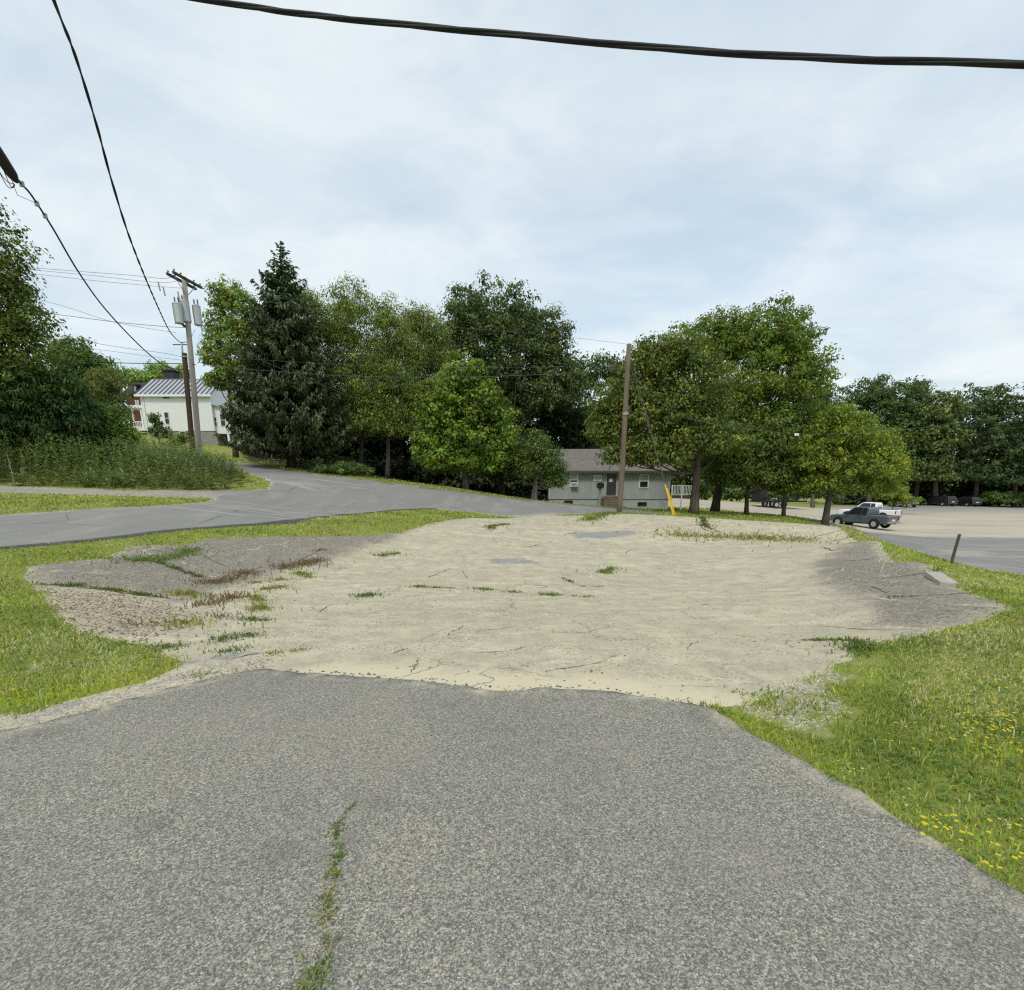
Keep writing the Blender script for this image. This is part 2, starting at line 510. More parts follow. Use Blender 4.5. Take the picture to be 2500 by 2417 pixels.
CV = np.array([tuple(p) for p in _cv])
CF = np.array([tuple(f) for f in _cf if len(f) == 3], int)
_a, _b, _c = CV[CF[:, 0]], CV[CF[:, 1]], CV[CF[:, 2]]
_cr = (_b - _a)[:, 0] * (_c - _a)[:, 1] - (_b - _a)[:, 1] * (_c - _a)[:, 0]
CF[_cr < 0] = CF[_cr < 0][:, ::-1]
_cx, _cy = CV[CF].mean(1).T
REG = np.zeros(len(CF), int)
for _i, _P in ((5, PARK), (3, ROAD), (4, GRAVEL), (2, LOT), (1, DRIVE)):
    REG[inside(_P, _cx, _cy)] = _i
CZ = height(CV[:, 0], CV[:, 1])
def region_mesh(k):
    f = CF[REG == k]
    idx, inv = np.unique(f.ravel(), return_inverse=True)
    return np.column_stack([CV[idx], CZ[idx]]), inv.reshape(-1, 3)
def skirt(V, F, depth):
    """a low edge along the border of a laid surface"""
    e = np.concatenate([F[:, [0, 1]], F[:, [1, 2]], F[:, [2, 0]]])
    key = np.sort(e, 1)
    _, first, cnt = np.unique(key, axis=0, return_index=True, return_counts=True)
    be = e[first[cnt == 1]]
    ids = np.unique(be)
    remap = {int(i): len(V) + j for j, i in enumerate(ids)}
    low = V[ids].copy()
    low[:, 2] -= depth
    q = np.array([(b, a, remap[int(a)], remap[int(b)]) for a, b in be])
    return np.vstack([V, low]), q
# ------------------------------------------------------------ ground materials
def m_asphalt_drive():
    k = NM('weathered_aggregate_asphalt', .9, .25)
    wob = k.n('ShaderNodeVectorMath', operation='ADD')
    wsc = k.n('ShaderNodeVectorMath', operation='SCALE')
    k.put(wsc.inputs[0], k.noise(55, 3, .7, out='Color'))
    wsc.inputs['Scale'].default_value = .03
    k.put(wob.inputs[0], k.pos)
    k.t.links.new(wsc.outputs[0], wob.inputs[1])
    WV = wob.outputs[0]
    v1 = k.voro(105, out='Color', vec=WV)
    sc = k.n('ShaderNodeSeparateColor')
    k.put(sc.inputs[0], v1)
    d = k.voro(105, vec=WV)
    chip = k.math('MULTIPLY', k.ramp(sc.outputs[0], [(.46, 0), (.56, 1)]), k.ramp(d, [(.40, 1), (.62, 0)]))
    v2 = k.voro(190, out='Color', vec=WV)
    sc2 = k.n('ShaderNodeSeparateColor')
    k.put(sc2.inputs[0], v2)
    fine = k.math('GREATER_THAN', sc2.outputs[0], .62)
    stone = k.mix(sc.outputs[1], (.34, .325, .285), (.56, .54, .485))
    dark = k.mix(sc2.outputs[1], (.085, .083, .078), (.15, .147, .136))
    c = k.mix(k.math('MULTIPLY', fine, .8), dark, (.30, .29, .262))
    c = k.mix(k.math('MULTIPLY', chip, .7), c, stone)
    # broad wear: cleaner, paler wheel paths and bluish tar-rich areas
    big = k.noise(.55, 5, .6)
    c = k.mix(k.ramp(big, [(.40, .0), (.64, .55)]), c, k.mix(.5, c, (.13, .13, .14)))
    warm = k.noise(.9, 4, .6, k.map(loc=(7, 3, 0)))
    c = k.mix(k.ramp(warm, [(.5, 0), (.8, .22)]), c, (.30, .285, .255))
    dust = k.math('MULTIPLY', k.ramp(k.attr('edge'), [(.0, 1.0), (.16, 0.0)]), k.ramp(k.noise(5, 5, .65), [(.45, 0), (.66, .8)]))
    c = k.mix(dust, c, (.50, .45, .34))
    st = k.math('MULTIPLY', k.ramp(k.noise(1.9, 3, .5, k.map(loc=(11, 2, 0))), [(.60, 0), (.70, .5)]), 1.0)
    c = k.mix(st, c, k.mix(.55, c, (.07, .068, .064)))
    c = k.mix(1.0, c, (1.13, 1.10, 1.02), 'MULTIPLY')
    k.base(c)
    h = k.math('ADD', k.math('MULTIPLY', chip, .6), k.noise(160, 2))
    k.bump(h, .45, .004)
    return k.m
def m_lot():
    k = NM('sandy_old_pavement', .95, .15)
    fine = k.noise(85, 3, .7)
    mid = k.noise(6.5, 6, .62)
    big = k.noise(.5, 5, .55)
    sand = k.mix(fine, (.475, .42, .285), (.635, .575, .415))
    sand = k.mix(k.ramp(mid, [(.35, .0), (.68, .75)]), sand, k.mix(fine, (.37, .33, .24), (.54, .49, .365)))
    sand = k.mix(k.ramp(big, [(.38, 0), (.66, .55)]), sand, (.45, .405, .295))
    # swept sand: long pale drifts running with the slope
    st = k.noise(1.0, 5, .6, k.map((.16, 1.15, 1), R(-10)), .8)
    sand = k.mix(k.ramp(st, [(.50, 0), (.60, .5), (.70, 0)]), sand, (.63, .58, .44))
    st2 = k.noise(1.0, 4, .6, k.map((.3, 1.9, 1), R(14), (3, 8, 0)), .8)
    sand = k.mix(k.ramp(st2, [(.55, 0), (.67, .3)]), sand, (.38, .345, .26))
    # grit showing through
    mot = k.noise(2.8, 6, .7)
    sand = k.mix(k.ramp(mot, [(.42, 0), (.62, .65)]), sand, k.mix(fine, (.27, .245, .19), (.43, .395, .315)))
    g = k.voro(55, out='Color')
    sc = k.n('ShaderNodeSeparateColor')
    k.put(sc.inputs[0], g)
    grit = k.math('MULTIPLY', k.math('GREATER_THAN', sc.outputs[0], .66), k.ramp(k.noise(2.2, 5, .6), [(.38, .1), (.62, .85)]))
    sand = k.mix(grit, sand, k.mix(sc.outputs[1], (.16, .15, .13), (.40, .37, .31)))
    band = k.math('ADD', k.math('ADD', k.attr('band'), k.attr('side')), k.math('MULTIPLY', k.math('SUBTRACT', k.noise(2.4, 5, .6), .5), .5))
    sand = k.mix(k.ramp(band, [(.25, .8), (.6, 0)]), sand, k.mix(fine, (.55, .49, .345), (.65, .595, .43)))
    sand = k.mix(1.0, sand, (.985, .975, .955), 'MULTIPLY')
    # bare grey asphalt on the banks
    ag = k.voro(38, out='Color')
    sa = k.n('ShaderNodeSeparateColor')
    k.put(sa.inputs[0], ag)
    asp = k.ramp(sa.outputs[0], [(0, (.085, .076, .064)), (.5, (.215, .193, .162)), (.85, (.34, .308, .258)), (1, (.50, .46, .39))])
    asp = k.mix(k.math('MULTIPLY', fine, .5), asp, (.16, .145, .12))
    asp = k.mix(k.ramp(k.noise(3, 6, .65), [(.35, 0), (.7, .45)]), asp, (.20, .175, .14))
    pale = k.noise(1, 5, .65, k.map((5, .7, 1), R(20)))
    asp = k.mix(k.ramp(pale, [(.54, 0), (.7, .4)]), asp, (.33, .295, .235))
    gm = k.math('ADD', k.math('ADD', k.math('ADD', k.attr('grey'), .16), k.math('MULTIPLY', k.math('SUBTRACT', k.noise(1.6, 7, .68), .5), 1.2)), k.math('MULTIPLY', k.math('SUBTRACT', sa.outputs[1], .5), .35))
    c = k.mix(k.ramp(gm, [(-.12, 0), (.55, .92)]), sand, asp)
    pm = k.math('ADD', k.attr('patch'), k.math('MULTIPLY', k.math('SUBTRACT', k.noise(5, 6, .7), .5), .9))
    c = k.mix(k.ramp(pm, [(.0, 0), (.12, .85)]), c, k.mix(fine, (.17, .17, .178), (.34, .335, .33)))
    # brown litter and broken gravel in the low corner
    lit = k.voro(42, out='Color')
    sl = k.n('ShaderNodeSeparateColor')
    k.put(sl.inputs[0], lit)
    litter = k.ramp(sl.outputs[0], [(0, (.14, .11, .078)), (.35, (.31, .262, .195)), (.75, (.42, .365, .275)), (1, (.52, .46, .35))])
    bm_ = k.math('ADD', k.attr('brown'), k.math('MULTIPLY', k.math('SUBTRACT', k.noise(3.5, 6, .7), .5), 1.1))
    c = k.mix(k.ramp(bm_, [(.0, 0), (.3, .93)]), c, litter)
    # hairline cracks
    wv = k.noise(1.2, 4, .6, out='Color')
    vm = k.n('ShaderNodeVectorMath', operation='ADD')
    k.put(vm.inputs[0], k.pos)
    sca = k.n('ShaderNodeVectorMath', operation='SCALE')
    k.put(sca.inputs[0], wv)
    sca.inputs['Scale'].default_value = .9
    k.t.links.new(sca.outputs[0], vm.inputs[1])
    le = k.voro(.36, 'DISTANCE_TO_EDGE', vm.outputs[0])
    c = k.mix(k.math('MULTIPLY', k.ramp(le, [(0, .6), (.014, 0)]), k.ramp(k.noise(1.3, 4), [(.45, 0), (.6, 1)])), c, (.64, .59, .45))
    cr = k.voro(.62, 'DISTANCE_TO_EDGE', vm.outputs[0])
    crack = k.math('MULTIPLY', k.ramp(cr, [(.0, 1.0), (.011, 0)]), k.ramp(k.noise(.9, 3), [(.47, 0), (.58, .7)]))
    c = k.mix(crack, c, (.17, .145, .10))
    cr2 = k.voro(1.7, 'DISTANCE_TO_EDGE', vm.outputs[0])
    crack2 = k.math('MULTIPLY', k.ramp(cr2, [(.0, 1.0), (.016, 0)]), k.ramp(k.noise(.7, 3, .5, k.map(loc=(4, 9, 0))), [(.54, 0), (.64, .6)]))
    c = k.mix(crack2, c, (.14, .12, .09))
    k.base(c)
    h = k.math('SUBTRACT', k.math('ADD', k.math('MULTIPLY', mid, .5), k.math('MULTIPLY', fine, .35)), crack)
    b = k.bump(h, .5, .02)
    k.bump(k.noise(.9, 4, .5), .15, .06, b)
    return k.m
def m_road():
    k = NM('worn_road_asphalt', .85, .3)
    fine = k.noise(60, 3, .7)
    c = k.mix(k.math('MULTIPLY', k.math('ADD', fine, k.noise(14, 4, .75)), .5), (.13, .131, .133), (.315, .316, .313))
    c = k.mix(k.ramp(k.noise(.35, 5, .6), [(.35, 0), (.68, .5)]), c, (.175, .178, .183))
    c = k.mix(k.ramp(k.noise(1.2, 6, .62, k.map((1, .25, 1), R(35))), [(.5, 0), (.7, .55)]), c, (.31, .305, .288))
    e = k.attr('edge')
    dirt = k.math('MULTIPLY', k.ramp(e, [(0, 1.0), (.30, 0.0)]), k.ramp(k.noise(2.2, 5, .65), [(.36, 0), (.58, .9)]))
    c = k.mix(k.math('MULTIPLY', dirt, k.attr('sandy')), c, (.46, .43, .345))
    c = k.mix(k.ramp(k.attr('fresh'), [(.0, 0), (.1, .9)]), c, k.mix(fine, (.028, .029, .031), (.07, .071, .073)))
    rc = k.voro(.28, 'DISTANCE_TO_EDGE', k.map((1, 1, 1), .4, (3.3, 1.2, 0)))
    c = k.mix(k.math('MULTIPLY', k.ramp(rc, [(0, .7), (.010, 0)]), k.ramp(k.noise(.5, 3), [(.48, 0), (.58, 1)])), c, (.09, .09, .088))
    pl = k.noise(1.0, 3, .5, k.map((.05, .9, 1), R(-52), (2, 5, 0)), .3)
    c = k.mix(k.ramp(pl, [(.60, 0), (.66, .5), (.72, 0)]), c, (.40, .395, .37))
    c = k.mix(1.0, c, (1.05, 1.01, .94), 'MULTIPLY')
    gr = k.math('ADD', k.attr('apron'), k.math('MULTIPLY', k.math('SUBTRACT', k.noise(1.5, 6, .7), .5), 2.6))
    c = k.mix(k.ramp(gr, [(.1, 0), (.8, .8)]), c, k.mix(fine, (.27, .26, .22), (.42, .39, .31)))
    k.base(c)
    k.bump(k.noise(90, 3, .7), .35, .008)
    return k.m
def m_park():
    k = NM('dusty_parking_lot', .92, .2)
    fine = k.noise(30, 4, .7)
    c = k.mix(fine, (.40, .355, .27), (.52, .465, .355))
    st = k.noise(.3, 6, .66, k.map((.35, 1.3, 1), R(8)))
    c = k.mix(k.ramp(st, [(.45, 0), (.66, .6)]), c, (.29, .275, .245))
    far = k.ramp(k.attr('far'), [(0, 0), (1, 1)])
    c = k.mix(k.math('MULTIPLY', far, .8), c, k.mix(fine, (.20, .20, .205), (.29, .285, .28)))
    k.base(c)
    k.bump(k.noise(20, 4, .7), .3, .02)
    return k.m
def m_gravel():
    k = NM('gravel_track', .95, .15)
    g = k.voro(26, out='Color')
    sc = k.n('ShaderNodeSeparateColor')
    k.put(sc.inputs[0], g)
    c = k.ramp(sc.outputs[0], [(0, (.22, .195, .165)), (.5, (.34, .305, .25)), (1, (.47, .43, .36))])
    c = k.mix(k.ramp(k.noise(.9, 5, .6), [(.4, 0), (.7, .6)]), c, (.24, .22, .19))
    k.base(c)
    k.bump(k.noise(40, 3), .5, .03)
    return k.m
def m_ground():
    k = NM('lawn_soil', .95, .1)
    fine = k.noise(40, 4, .7)
    c = k.mix(fine, (.15, .18, .04), (.31, .34, .085))
    c = k.mix(k.ramp(k.noise(.42, 5, .6), [(.4, 0), (.68, .7)]), c, k.mix(fine, (.19, .185, .065), (.31, .28, .12)))
    c = k.mix(k.ramp(k.noise(1.7, 5, .6), [(.5, 0), (.75, .5)]), c, (.14, .19, .03))
    bare = k.math('ADD', k.attr('bare'), k.math('MULTIPLY', k.math('SUBTRACT', k.noise(3.2, 6, .7), .5), 1.2))
    g = k.voro(60, out='Color')
    sc = k.n('ShaderNodeSeparateColor')
    k.put(sc.inputs[0], g)
    soil = k.ramp(sc.outputs[0], [(0, (.30, .25, .19)), (.5, (.43, .375, .30)), (1, (.56, .50, .41))])
    c = k.mix(k.ramp(bare, [(0, 0), (.3, 1)]), c, soil)
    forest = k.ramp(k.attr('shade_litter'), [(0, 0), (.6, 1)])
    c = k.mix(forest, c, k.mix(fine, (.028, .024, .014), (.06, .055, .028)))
    k.base(c)
    k.bump(k.noise(30, 5, .7), .6, .04)
    return k.m

# masks that follow the place
GREY_L = gp([(40, 1375), (163, 1366), (261, 1358), (310, 1325), (441, 1322), (522, 1302), (775, 1300), (983, 1290), (1020, 1284), (960, 1318), (880, 1340), (800, 1378), (700, 1392), (600, 1425), (500, 1462), (420, 1480), (300, 1445), (60, 1430)])
GREY_R = ay([(2110, 1316, 17.5), (2180, 1340, 13.6), (2260, 1366, 10.6), (2430, 1445, 6.9), (2500, 1480, 5.9)]) + gp([(2440, 1520), (2230, 1550), (2130, 1525), (2070, 1470), (2000, 1415), (1970, 1378), (2040, 1340)])
BROWN = gp([(70, 1432), (300, 1450), (430, 1478), (500, 1500), (470, 1530), (350, 1565), (200, 1550), (120, 1494)])
PATCHES = [gp([(1188, 1362), (1290, 1364), (1330, 1378), (1200, 1377)]), gp([(1385, 1300), (1540, 1294), (1562, 1304), (1470, 1316), (1400, 1313)]),
           gp([(420, 1612), (600, 1590), (640, 1597), (520, 1622), (400, 1640)]), gp([(-100, 1778), (0, 1752), (204, 1708), (360, 1668), (470, 1630), (450, 1655), (300, 1700), (100, 1755), (0, 1778)])]
APRON = ay([(1225, 1270, 23.6), (1240, 1258, 26.0), (1330, 1252, 27.4), (1440, 1258, 26.4), (1450, 1266, 24.4)])
APRON2 = gp([(2250, 1335), (2420, 1343), (2450, 1362), (2330, 1360)])
BARE = [gp([(1790, 1722), (1860, 1695), (1950, 1655), (2030, 1640), (2080, 1650), (2040, 1690), (2080, 1740), (2030, 1765), (1960, 1790), (1880, 1775)]),
        gp([(2085, 1610), (2140, 1612), (2150, 1640), (2090, 1640)]), gp([(80, 1615), (140, 1615), (150, 1640), (70, 1640)])]
WOODS = [(-34, 66), (-22, 44), (-15, 41.5), (-10, 37), (-4, 35.5), (1, 36.5), (2, 39), (2, 48), (14, 47), (16, 58), (3, 66), (10, 120), (-30, 120)]
WOODS_L = [(-70, 18), (-34, 25), (-26, 30), (-24, 36), (-30, 46), (-70, 50)]

V, F = region_mesh(1)
V[:, 2] += .022
V, Q = skirt(V, F, .06)
e = np.clip(sdf(DRIVE, V[:, 0], V[:, 1]), 0, 2)
driveway = np_mesh('driveway', V, [F, Q], m_asphalt_drive(), attrs={'edge': e})
tag(driveway, 'coarse grey asphalt driveway in the foreground', None, None, 'structure')
V, F = region_mesh(2)
x, y = V[:, 0], V[:, 1]
grey = np.maximum(sdf(GREY_L, x, y), sdf(GREY_R, x, y))
patch = np.maximum.reduce([sdf(P, x, y) for P in PATCHES])
paved_lot = np_mesh('paved_lot', V, F, m_lot(), smooth=True, attrs={'grey': np.clip(grey, -2, 2), 'patch': np.clip(patch, -2, 2), 'brown': np.clip(sdf(BROWN, x, y), -2, 2), 'band': np.clip(-sdf(DRIVE, x, y), 0, 2), 'side': np.clip((-1.6 - x) * 1.2, 0, 1)})
tag(paved_lot, 'old sand-covered paved lot with cracked grey banks', None, None, 'structure')
V, F = region_mesh(3)
V[:, 2] += .012
V, Q = skirt(V, F, .05)
x, y = V[:, 0], V[:, 1]
ed = sdf(ROAD, x, y)
near_edge = np.array([(-11.9, 0), (-11.1, 7)] + gp([(0, 1343), (196, 1325), (392, 1302), (640, 1283), (760, 1268), (855, 1257)]) + [(-5.6, 25.3), (-4.1, 26.9)])
dn = np.full(len(x), 9.0)
for a, b in zip(near_edge[:-1], near_edge[1:]):
    ab = b - a
    t = np.clip(((x - a[0]) * ab[0] + (y - a[1]) * ab[1]) / (ab @ ab), 0, 1)
    dn = np.minimum(dn, np.hypot(x - a[0] - ab[0] * t, y - a[1] - ab[1] * t))
sandy = np.where(dn < 1.2, 0.0, 1.0)
road = np_mesh('road', V, [F, Q], m_road(), attrs={'edge': np.clip(ed, 0, 3), 'fresh': np.clip(.36 - dn, -2, 2), 'sandy': sandy, 'apron': np.clip(np.maximum(sdf(APRON, x, y), sdf(APRON2, x, y)), -2, 2)})
tag(road, 'grey asphalt road curving past the lot', None, None, 'structure')
V, F = region_mesh(4)
gravel = tag(np_mesh('gravel_drive', V, F, m_gravel()), 'pale gravel track beside the tall weeds', None, None, 'structure')
V, F = region_mesh(5)
parking = tag(np_mesh('parking_lot', V, F, m_park(), attrs={'far': np.clip((V[:, 1] - 72) / 12, 0, 1)}), 'dusty pale parking lot beyond the road', None, None, 'structure')
V, F = region_mesh(0)
x, y = V[:, 0], V[:, 1]
bare = np.maximum.reduce([sdf(P, x, y) for P in BARE])
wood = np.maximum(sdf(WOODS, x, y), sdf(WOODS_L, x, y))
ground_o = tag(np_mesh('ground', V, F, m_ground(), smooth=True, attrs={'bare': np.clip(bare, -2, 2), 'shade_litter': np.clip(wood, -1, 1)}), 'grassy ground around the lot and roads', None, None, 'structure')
# ------------------------------------------------------------ materials of the built things
WHITE = plain('white_paint', (.74, .75, .75), .6, .3, .05, 3)
TRIMW = plain('white_trim', (.70, .71, .70), .5, .3, .05, 8)
GLASS_D = plain('dark_glass', (.018, .02, .022), .08, .5, .1, 2)
GLASS_L = plain('curtained_glass', (.42, .43, .42), .15, .5, .1, 3)
BLACKM = plain('black_paint', (.012, .013, .012), .35, .4, .1, 9)
RUBBER = plain('tyre_rubber', (.018, .018, .019), .8, .25, .15, 20)
CHROME = plain('alloy_metal', (.62, .63, .64), .3, .5, .06, 14, .7)
STEEL = plain('galvanised_steel', (.34, .35, .36), .5, .4, .15, 18, .5)
CONC = plain('concrete', (.42, .40, .36), .9, .2, .16, 9, 0, .3)
STONE = plain('rubble_stone', (.27, .25, .215), .9, .2, .35, 3.2, 0, .5)
def m_wood_(name, a, b, sc=5.0, st=.08):
    k = NM(name, .9, .15)
    n = k.noise(sc, 7, .68, k.map((1, 1, st)))
    n2 = k.noise(sc * 6, 3, .6, k.map((1, 1, st * .5)))
    c = k.mix(k.ramp(n2, [(.35, 0), (.7, .5)]), k.ramp(n, [(.28, a), (.72, b)]), a)
    k.base(c)
    k.bump(n2, .5, .01)
    return k.m
POLE_GREY = m_wood_('weathered_grey_pole', (.26, .24, .21), (.46, .43, .385))
POLE_RED = m_wood_('tarred_brown_pole', (.045, .028, .02), (.125, .072, .05))
POLE_BR = m_wood_('brown_pole', (.115, .088, .064), (.24, .19, .142))
WOOD_STEP = m_wood_('step_boards', (.17, .115, .085), (.28, .21, .16), 4, .3)
YELLOW = plain('yellow_guard', (.78, .50, .02), .5, .3, .08, 6)
WIREM = plain('black_cable', (.012, .013, .014), .6, .3, .1, 20)
WIREG = plain('grey_wire', (.10, .10, .105), .6, .3, .1, 20)
BRICK = plain('red_brick', (.115, .045, .038), .9, .2, .25, 14)
SLATE = plain('dark_slate', (.035, .036, .040), .7, .3, .3, 6)
GREYROOF = plain('grey_metal_roof', (.05, .052, .055), .5, .3, .2, 5)
def m_siding_grey():
    k = NM('grey_board_siding', .75, .25)
    n = k.noise(2.2, 6, .65, k.map((1, 1, .2)))
    k.base(k.mix(k.ramp(k.noise(9, 4, .6, k.map((1, 1, .12))), [(.4, 0), (.75, .35)]), k.ramp(n, [(.3, (.315, .34, .345)), (.7, (.395, .42, .42))]), (.27, .29, .29)))
    return k.m
SIDING = m_siding_grey()
FOUND = plain('painted_block', (.37, .385, .375), .85, .2, .12, 4, 0, .2)
def m_shingle():
    k = NM('asphalt_shingles', .95, .1)
    br = k.n('ShaderNodeTexBrick')
    br.inputs['Scale'].default_value = 1.0
    br.inputs['Brick Width'].default_value = .32
    br.inputs['Row Height'].default_value = .14
    br.inputs['Mortar Size'].default_value = .006
    for i, c in ((1, (.14, .125, .115, 1)), (2, (.205, .185, .17, 1)), (3, (.07, .06, .055, 1))):
        br.inputs[i].default_value = c
    k.t.links.new(k.pos, br.inputs[0])
    c = k.mix(k.ramp(k.noise(.7, 5, .6), [(.35, 0), (.7, .5)]), br.outputs[0], (.15, .14, .13))
    k.base(k.mix(k.ramp(k.noise(60, 2), [(.4, 0), (.7, .4)]), c, (.30, .27, .25)))
    return k.m
SHINGLE = m_shingle()
def m_clap():
    k = NM('white_clapboard', .6, .3)
    w = k.wave(2.6, None, 0, 'SAW', 'Z')
    k.base(k.mix(k.ramp(w, [(.0, 1), (.14, 0)]), (.80, .81, .81), (.50, .51, .52)))
    k.bump(w, .6, .02)
    return k.m
CLAP = m_clap()
METALROOF = plain('pale_standing_seam', (.42, .43, .46), .35, .4, .05, 2, .3)

def win(parent, x0, x1, z0, z1, y, frame=TRIMW, glass=GLASS_D, rail=True, fw=.07, name='window', upper=None, depth=.05):
    """a window let into a wall that faces -y: frame, sashes and panes"""
    m = MB()
    m.span((x0, y - depth, z0), (x0 + fw, y + .02, z1)).span((x1 - fw, y - depth, z0), (x1, y + .02, z1))
    m.span((x0 + fw, y - depth, z1 - fw), (x1 - fw, y + .02, z1)).span((x0 + fw, y - depth, z0), (x1 - fw, y + .02, z0 + fw))
    w = m.build(name, frame, parent)
    zm = (z0 + z1) / 2
    if rail:
        MB().span((x0 + fw, y - depth * .7, zm - .03), (x1 - fw, y + .015, zm + .03)).build('rail', frame, w)
        MB().span((x0 + fw, y - .015, z0 + fw), (x1 - fw, y + .01, zm - .03)).build('pane', glass, w)
        MB().span((x0 + fw, y - .022, zm + .03), (x1 - fw, y + .01, z1 - fw)).build('pane', upper or glass, w)
    else:
        MB().span((x0 + fw, y - .015, z0 + fw), (x1 - fw, y + .01, z1 - fw)).build('pane', glass, w)
    return w

# ------------------------------------------------------------ grey house
HY = 45.0
_c = at(1340, 1218, HY)
GH = empty('grey_house', (_c.x, HY, hz1(_c.x + 5, HY + 3)), 0, 'low grey one-storey house with brown shingle roof across the road', 'house')
_g = GH.location.copy()
def gx(u, v, Y=HY):
    p = at(u, v, Y)
    return p.x - _g.x, p.z - _g.z
HW = gx(1633, 1218)[0]
Z_SID, Z_EAVE = gx(1480, 1216)[1], gx(1480, 1147)[1]
HD = 7.6
MB().span((.04, .04, -1.0), (HW - .04, HD - .04, Z_SID)).build('foundation', FOUND, GH)
# grooved vertical siding on the front, plain on the other sides
m = MB()
n_b = int(HW / .2)
bw = HW / n_b
for i in range(n_b):
    m.span((i * bw + .006, -.012, Z_SID - .02), ((i + 1) * bw - .006, .02, Z_EAVE))
m.build('siding', SIDING, GH)['kind'] = 'stuff'
MB().span((0, .02, Z_SID - .02), (HW, HD, Z_EAVE)).build('wall', SIDING, GH)
MB().span((-.03, -.035, Z_SID - .07), (HW + .03, .02, Z_SID - .005)).build('skirt_board', SIDING, GH)
_ct = plain('pale_grey_trim', (.42, .44, .44), .7, .3)
for xx in (-.03, HW - .06):
    MB().span((xx, -.03, Z_SID), (xx + .09, .03, Z_EAVE)).build('corner_trim', _ct, GH)
Z_RIDGE = gx(1480, 1099, HY + HD / 2)[1]
ov = .42
m = MB()
sl = (Z_RIDGE - Z_EAVE - .02) / (HD / 2)
zf = Z_EAVE + .02 - sl * ov
for s in (0, 1):
    ya, yb = (-ov, HD / 2) if s == 0 else (HD + ov, HD / 2)
    m.add([(-.35, ya, zf), (HW + .35, ya, zf), (HW + .35, yb, Z_RIDGE), (-.35, yb, Z_RIDGE), (-.35, ya, zf + .1), (HW + .35, ya, zf + .1), (HW + .35, yb, Z_RIDGE + .1), (-.35, yb, Z_RIDGE + .1)],
          [(0, 3, 2, 1), (4, 5, 6, 7), (0, 1, 5, 4), (1, 2, 6, 5), (0, 4, 7, 3), (2, 3, 7, 6)])
roof = m.build('roof', SHINGLE, GH)
MB().span((-.36, -ov - .09, zf - .06), (HW + .36, -ov - .005, zf + .085)).build('gutter', plain('dark_gutter', (.09, .09, .09), .5, .3), roof)
for xx in (0.0, HW):
    MB().add([(xx - .02, .03, Z_EAVE), (xx - .02, HD - .03, Z_EAVE), (xx - .02, HD / 2, Z_RIDGE - .03), (xx + .02, .03, Z_EAVE), (xx + .02, HD - .03, Z_EAVE), (xx + .02, HD / 2, Z_RIDGE - .03)],
             [(0, 1, 2), (3, 5, 4), (0, 3, 4, 1), (1, 4, 5, 2), (2, 5, 3, 0)]).build('gable', SIDING, GH)
x0, z1 = gx(1391, 1154); x1, z0 = gx(1411, 1189)
win(GH, x0, x1, z0, z1, -.02, glass=GLASS_D, upper=GLASS_L)
ac = MB().span((x0 + .09, -.34, z0 + .02), (x1 - .09, -.03, z0 + .40)).build('air_conditioner', TRIMW, GH, bevel=.015)
for i in range(5):
    MB().span((x0 + .14, -.352, z0 + .08 + i * .055), (x1 - .14, -.342, z0 + .105 + i * .055)).build('vent_slat', plain('grey_slat', (.2, .2, .2)) if i == 0 else bpy.data.materials['grey_slat'], ac)
x0, z1 = gx(1561.5, 1157); x1, z0 = gx(1582.5, 1192)
win(GH, x0, x1, z0, z1, -.02, glass=GLASS_D, upper=GLASS_L)
for (ua, va, ub, vb) in ((1377.5, 1222, 1398, 1230), (1557, 1226, 1578.5, 1235)):
    x0, z1 = gx(ua, va); x1, z0 = gx(ub, vb)
    w = win(GH, x0, x1, z0, z1, .035, frame=BLACKM, rail=False, fw=.04, name='basement_window')
    MB().span(((x0 + x1) / 2 - .025, .0, z0 + .04), ((x0 + x1) / 2 + .025, .03, z1 - .04)).build('mullion', BLACKM, w)
x0, z1 = gx(1480, 1155); x1, z0 = gx(1505, 1210)
dr = MB().span((x0 + .07, -.05, z0), (x1 - .07, -.02, z1 - .06)).build('door', plain('charcoal_door', (.045, .045, .048), .5, .3), GH)
MB().span((x0, -.06, z0), (x0 + .07, .02, z1)).span((x1 - .07, -.06, z0), (x1, .02, z1)).span((x0 + .07, -.06, z1 - .06), (x1 - .07, .02, z1)).build('door_frame', TRIMW if False else plain('grey_frame', (.36, .37, .37)), GH)
MB().span((x0 + .17, -.062, z1 - .85), (x1 - .17, -.051, z1 - .14)).build('pane', GLASS_D, dr)
MB().span((x0 + .27, -.07, z1 - .72), (x0 + .55, -.064, z1 - .46)).build('notice', plain('paper', (.7, .7, .68)), dr)
MB().lathe([(.028, 0), (.035, -.02), (.0, -.06)], 10, (x1 - .18, -.055, z0 + .98), 'y').build('handle', CHROME, dr, smooth=True)
MB().span((x0 - .05, -.14, z0 - .05), (x1 + .05, .0, z0)).build('threshold', CONC, GH)
xd0, xd1, zd = x0, x1, z0 - .05
sg0, sz1 = gx(1448, 1159); sg1, sz0 = gx(1469, 1175)
sgn = MB().span((sg0, -.055, sz0), (sg1, -.02, sz1)).build('sign', plain('sign_board', (.72, .72, .70), .5, .3, .03), GH)
INK = plain('sign_ink', (.16, .16, .15))
m = MB()
rg = np.random.default_rng(5)
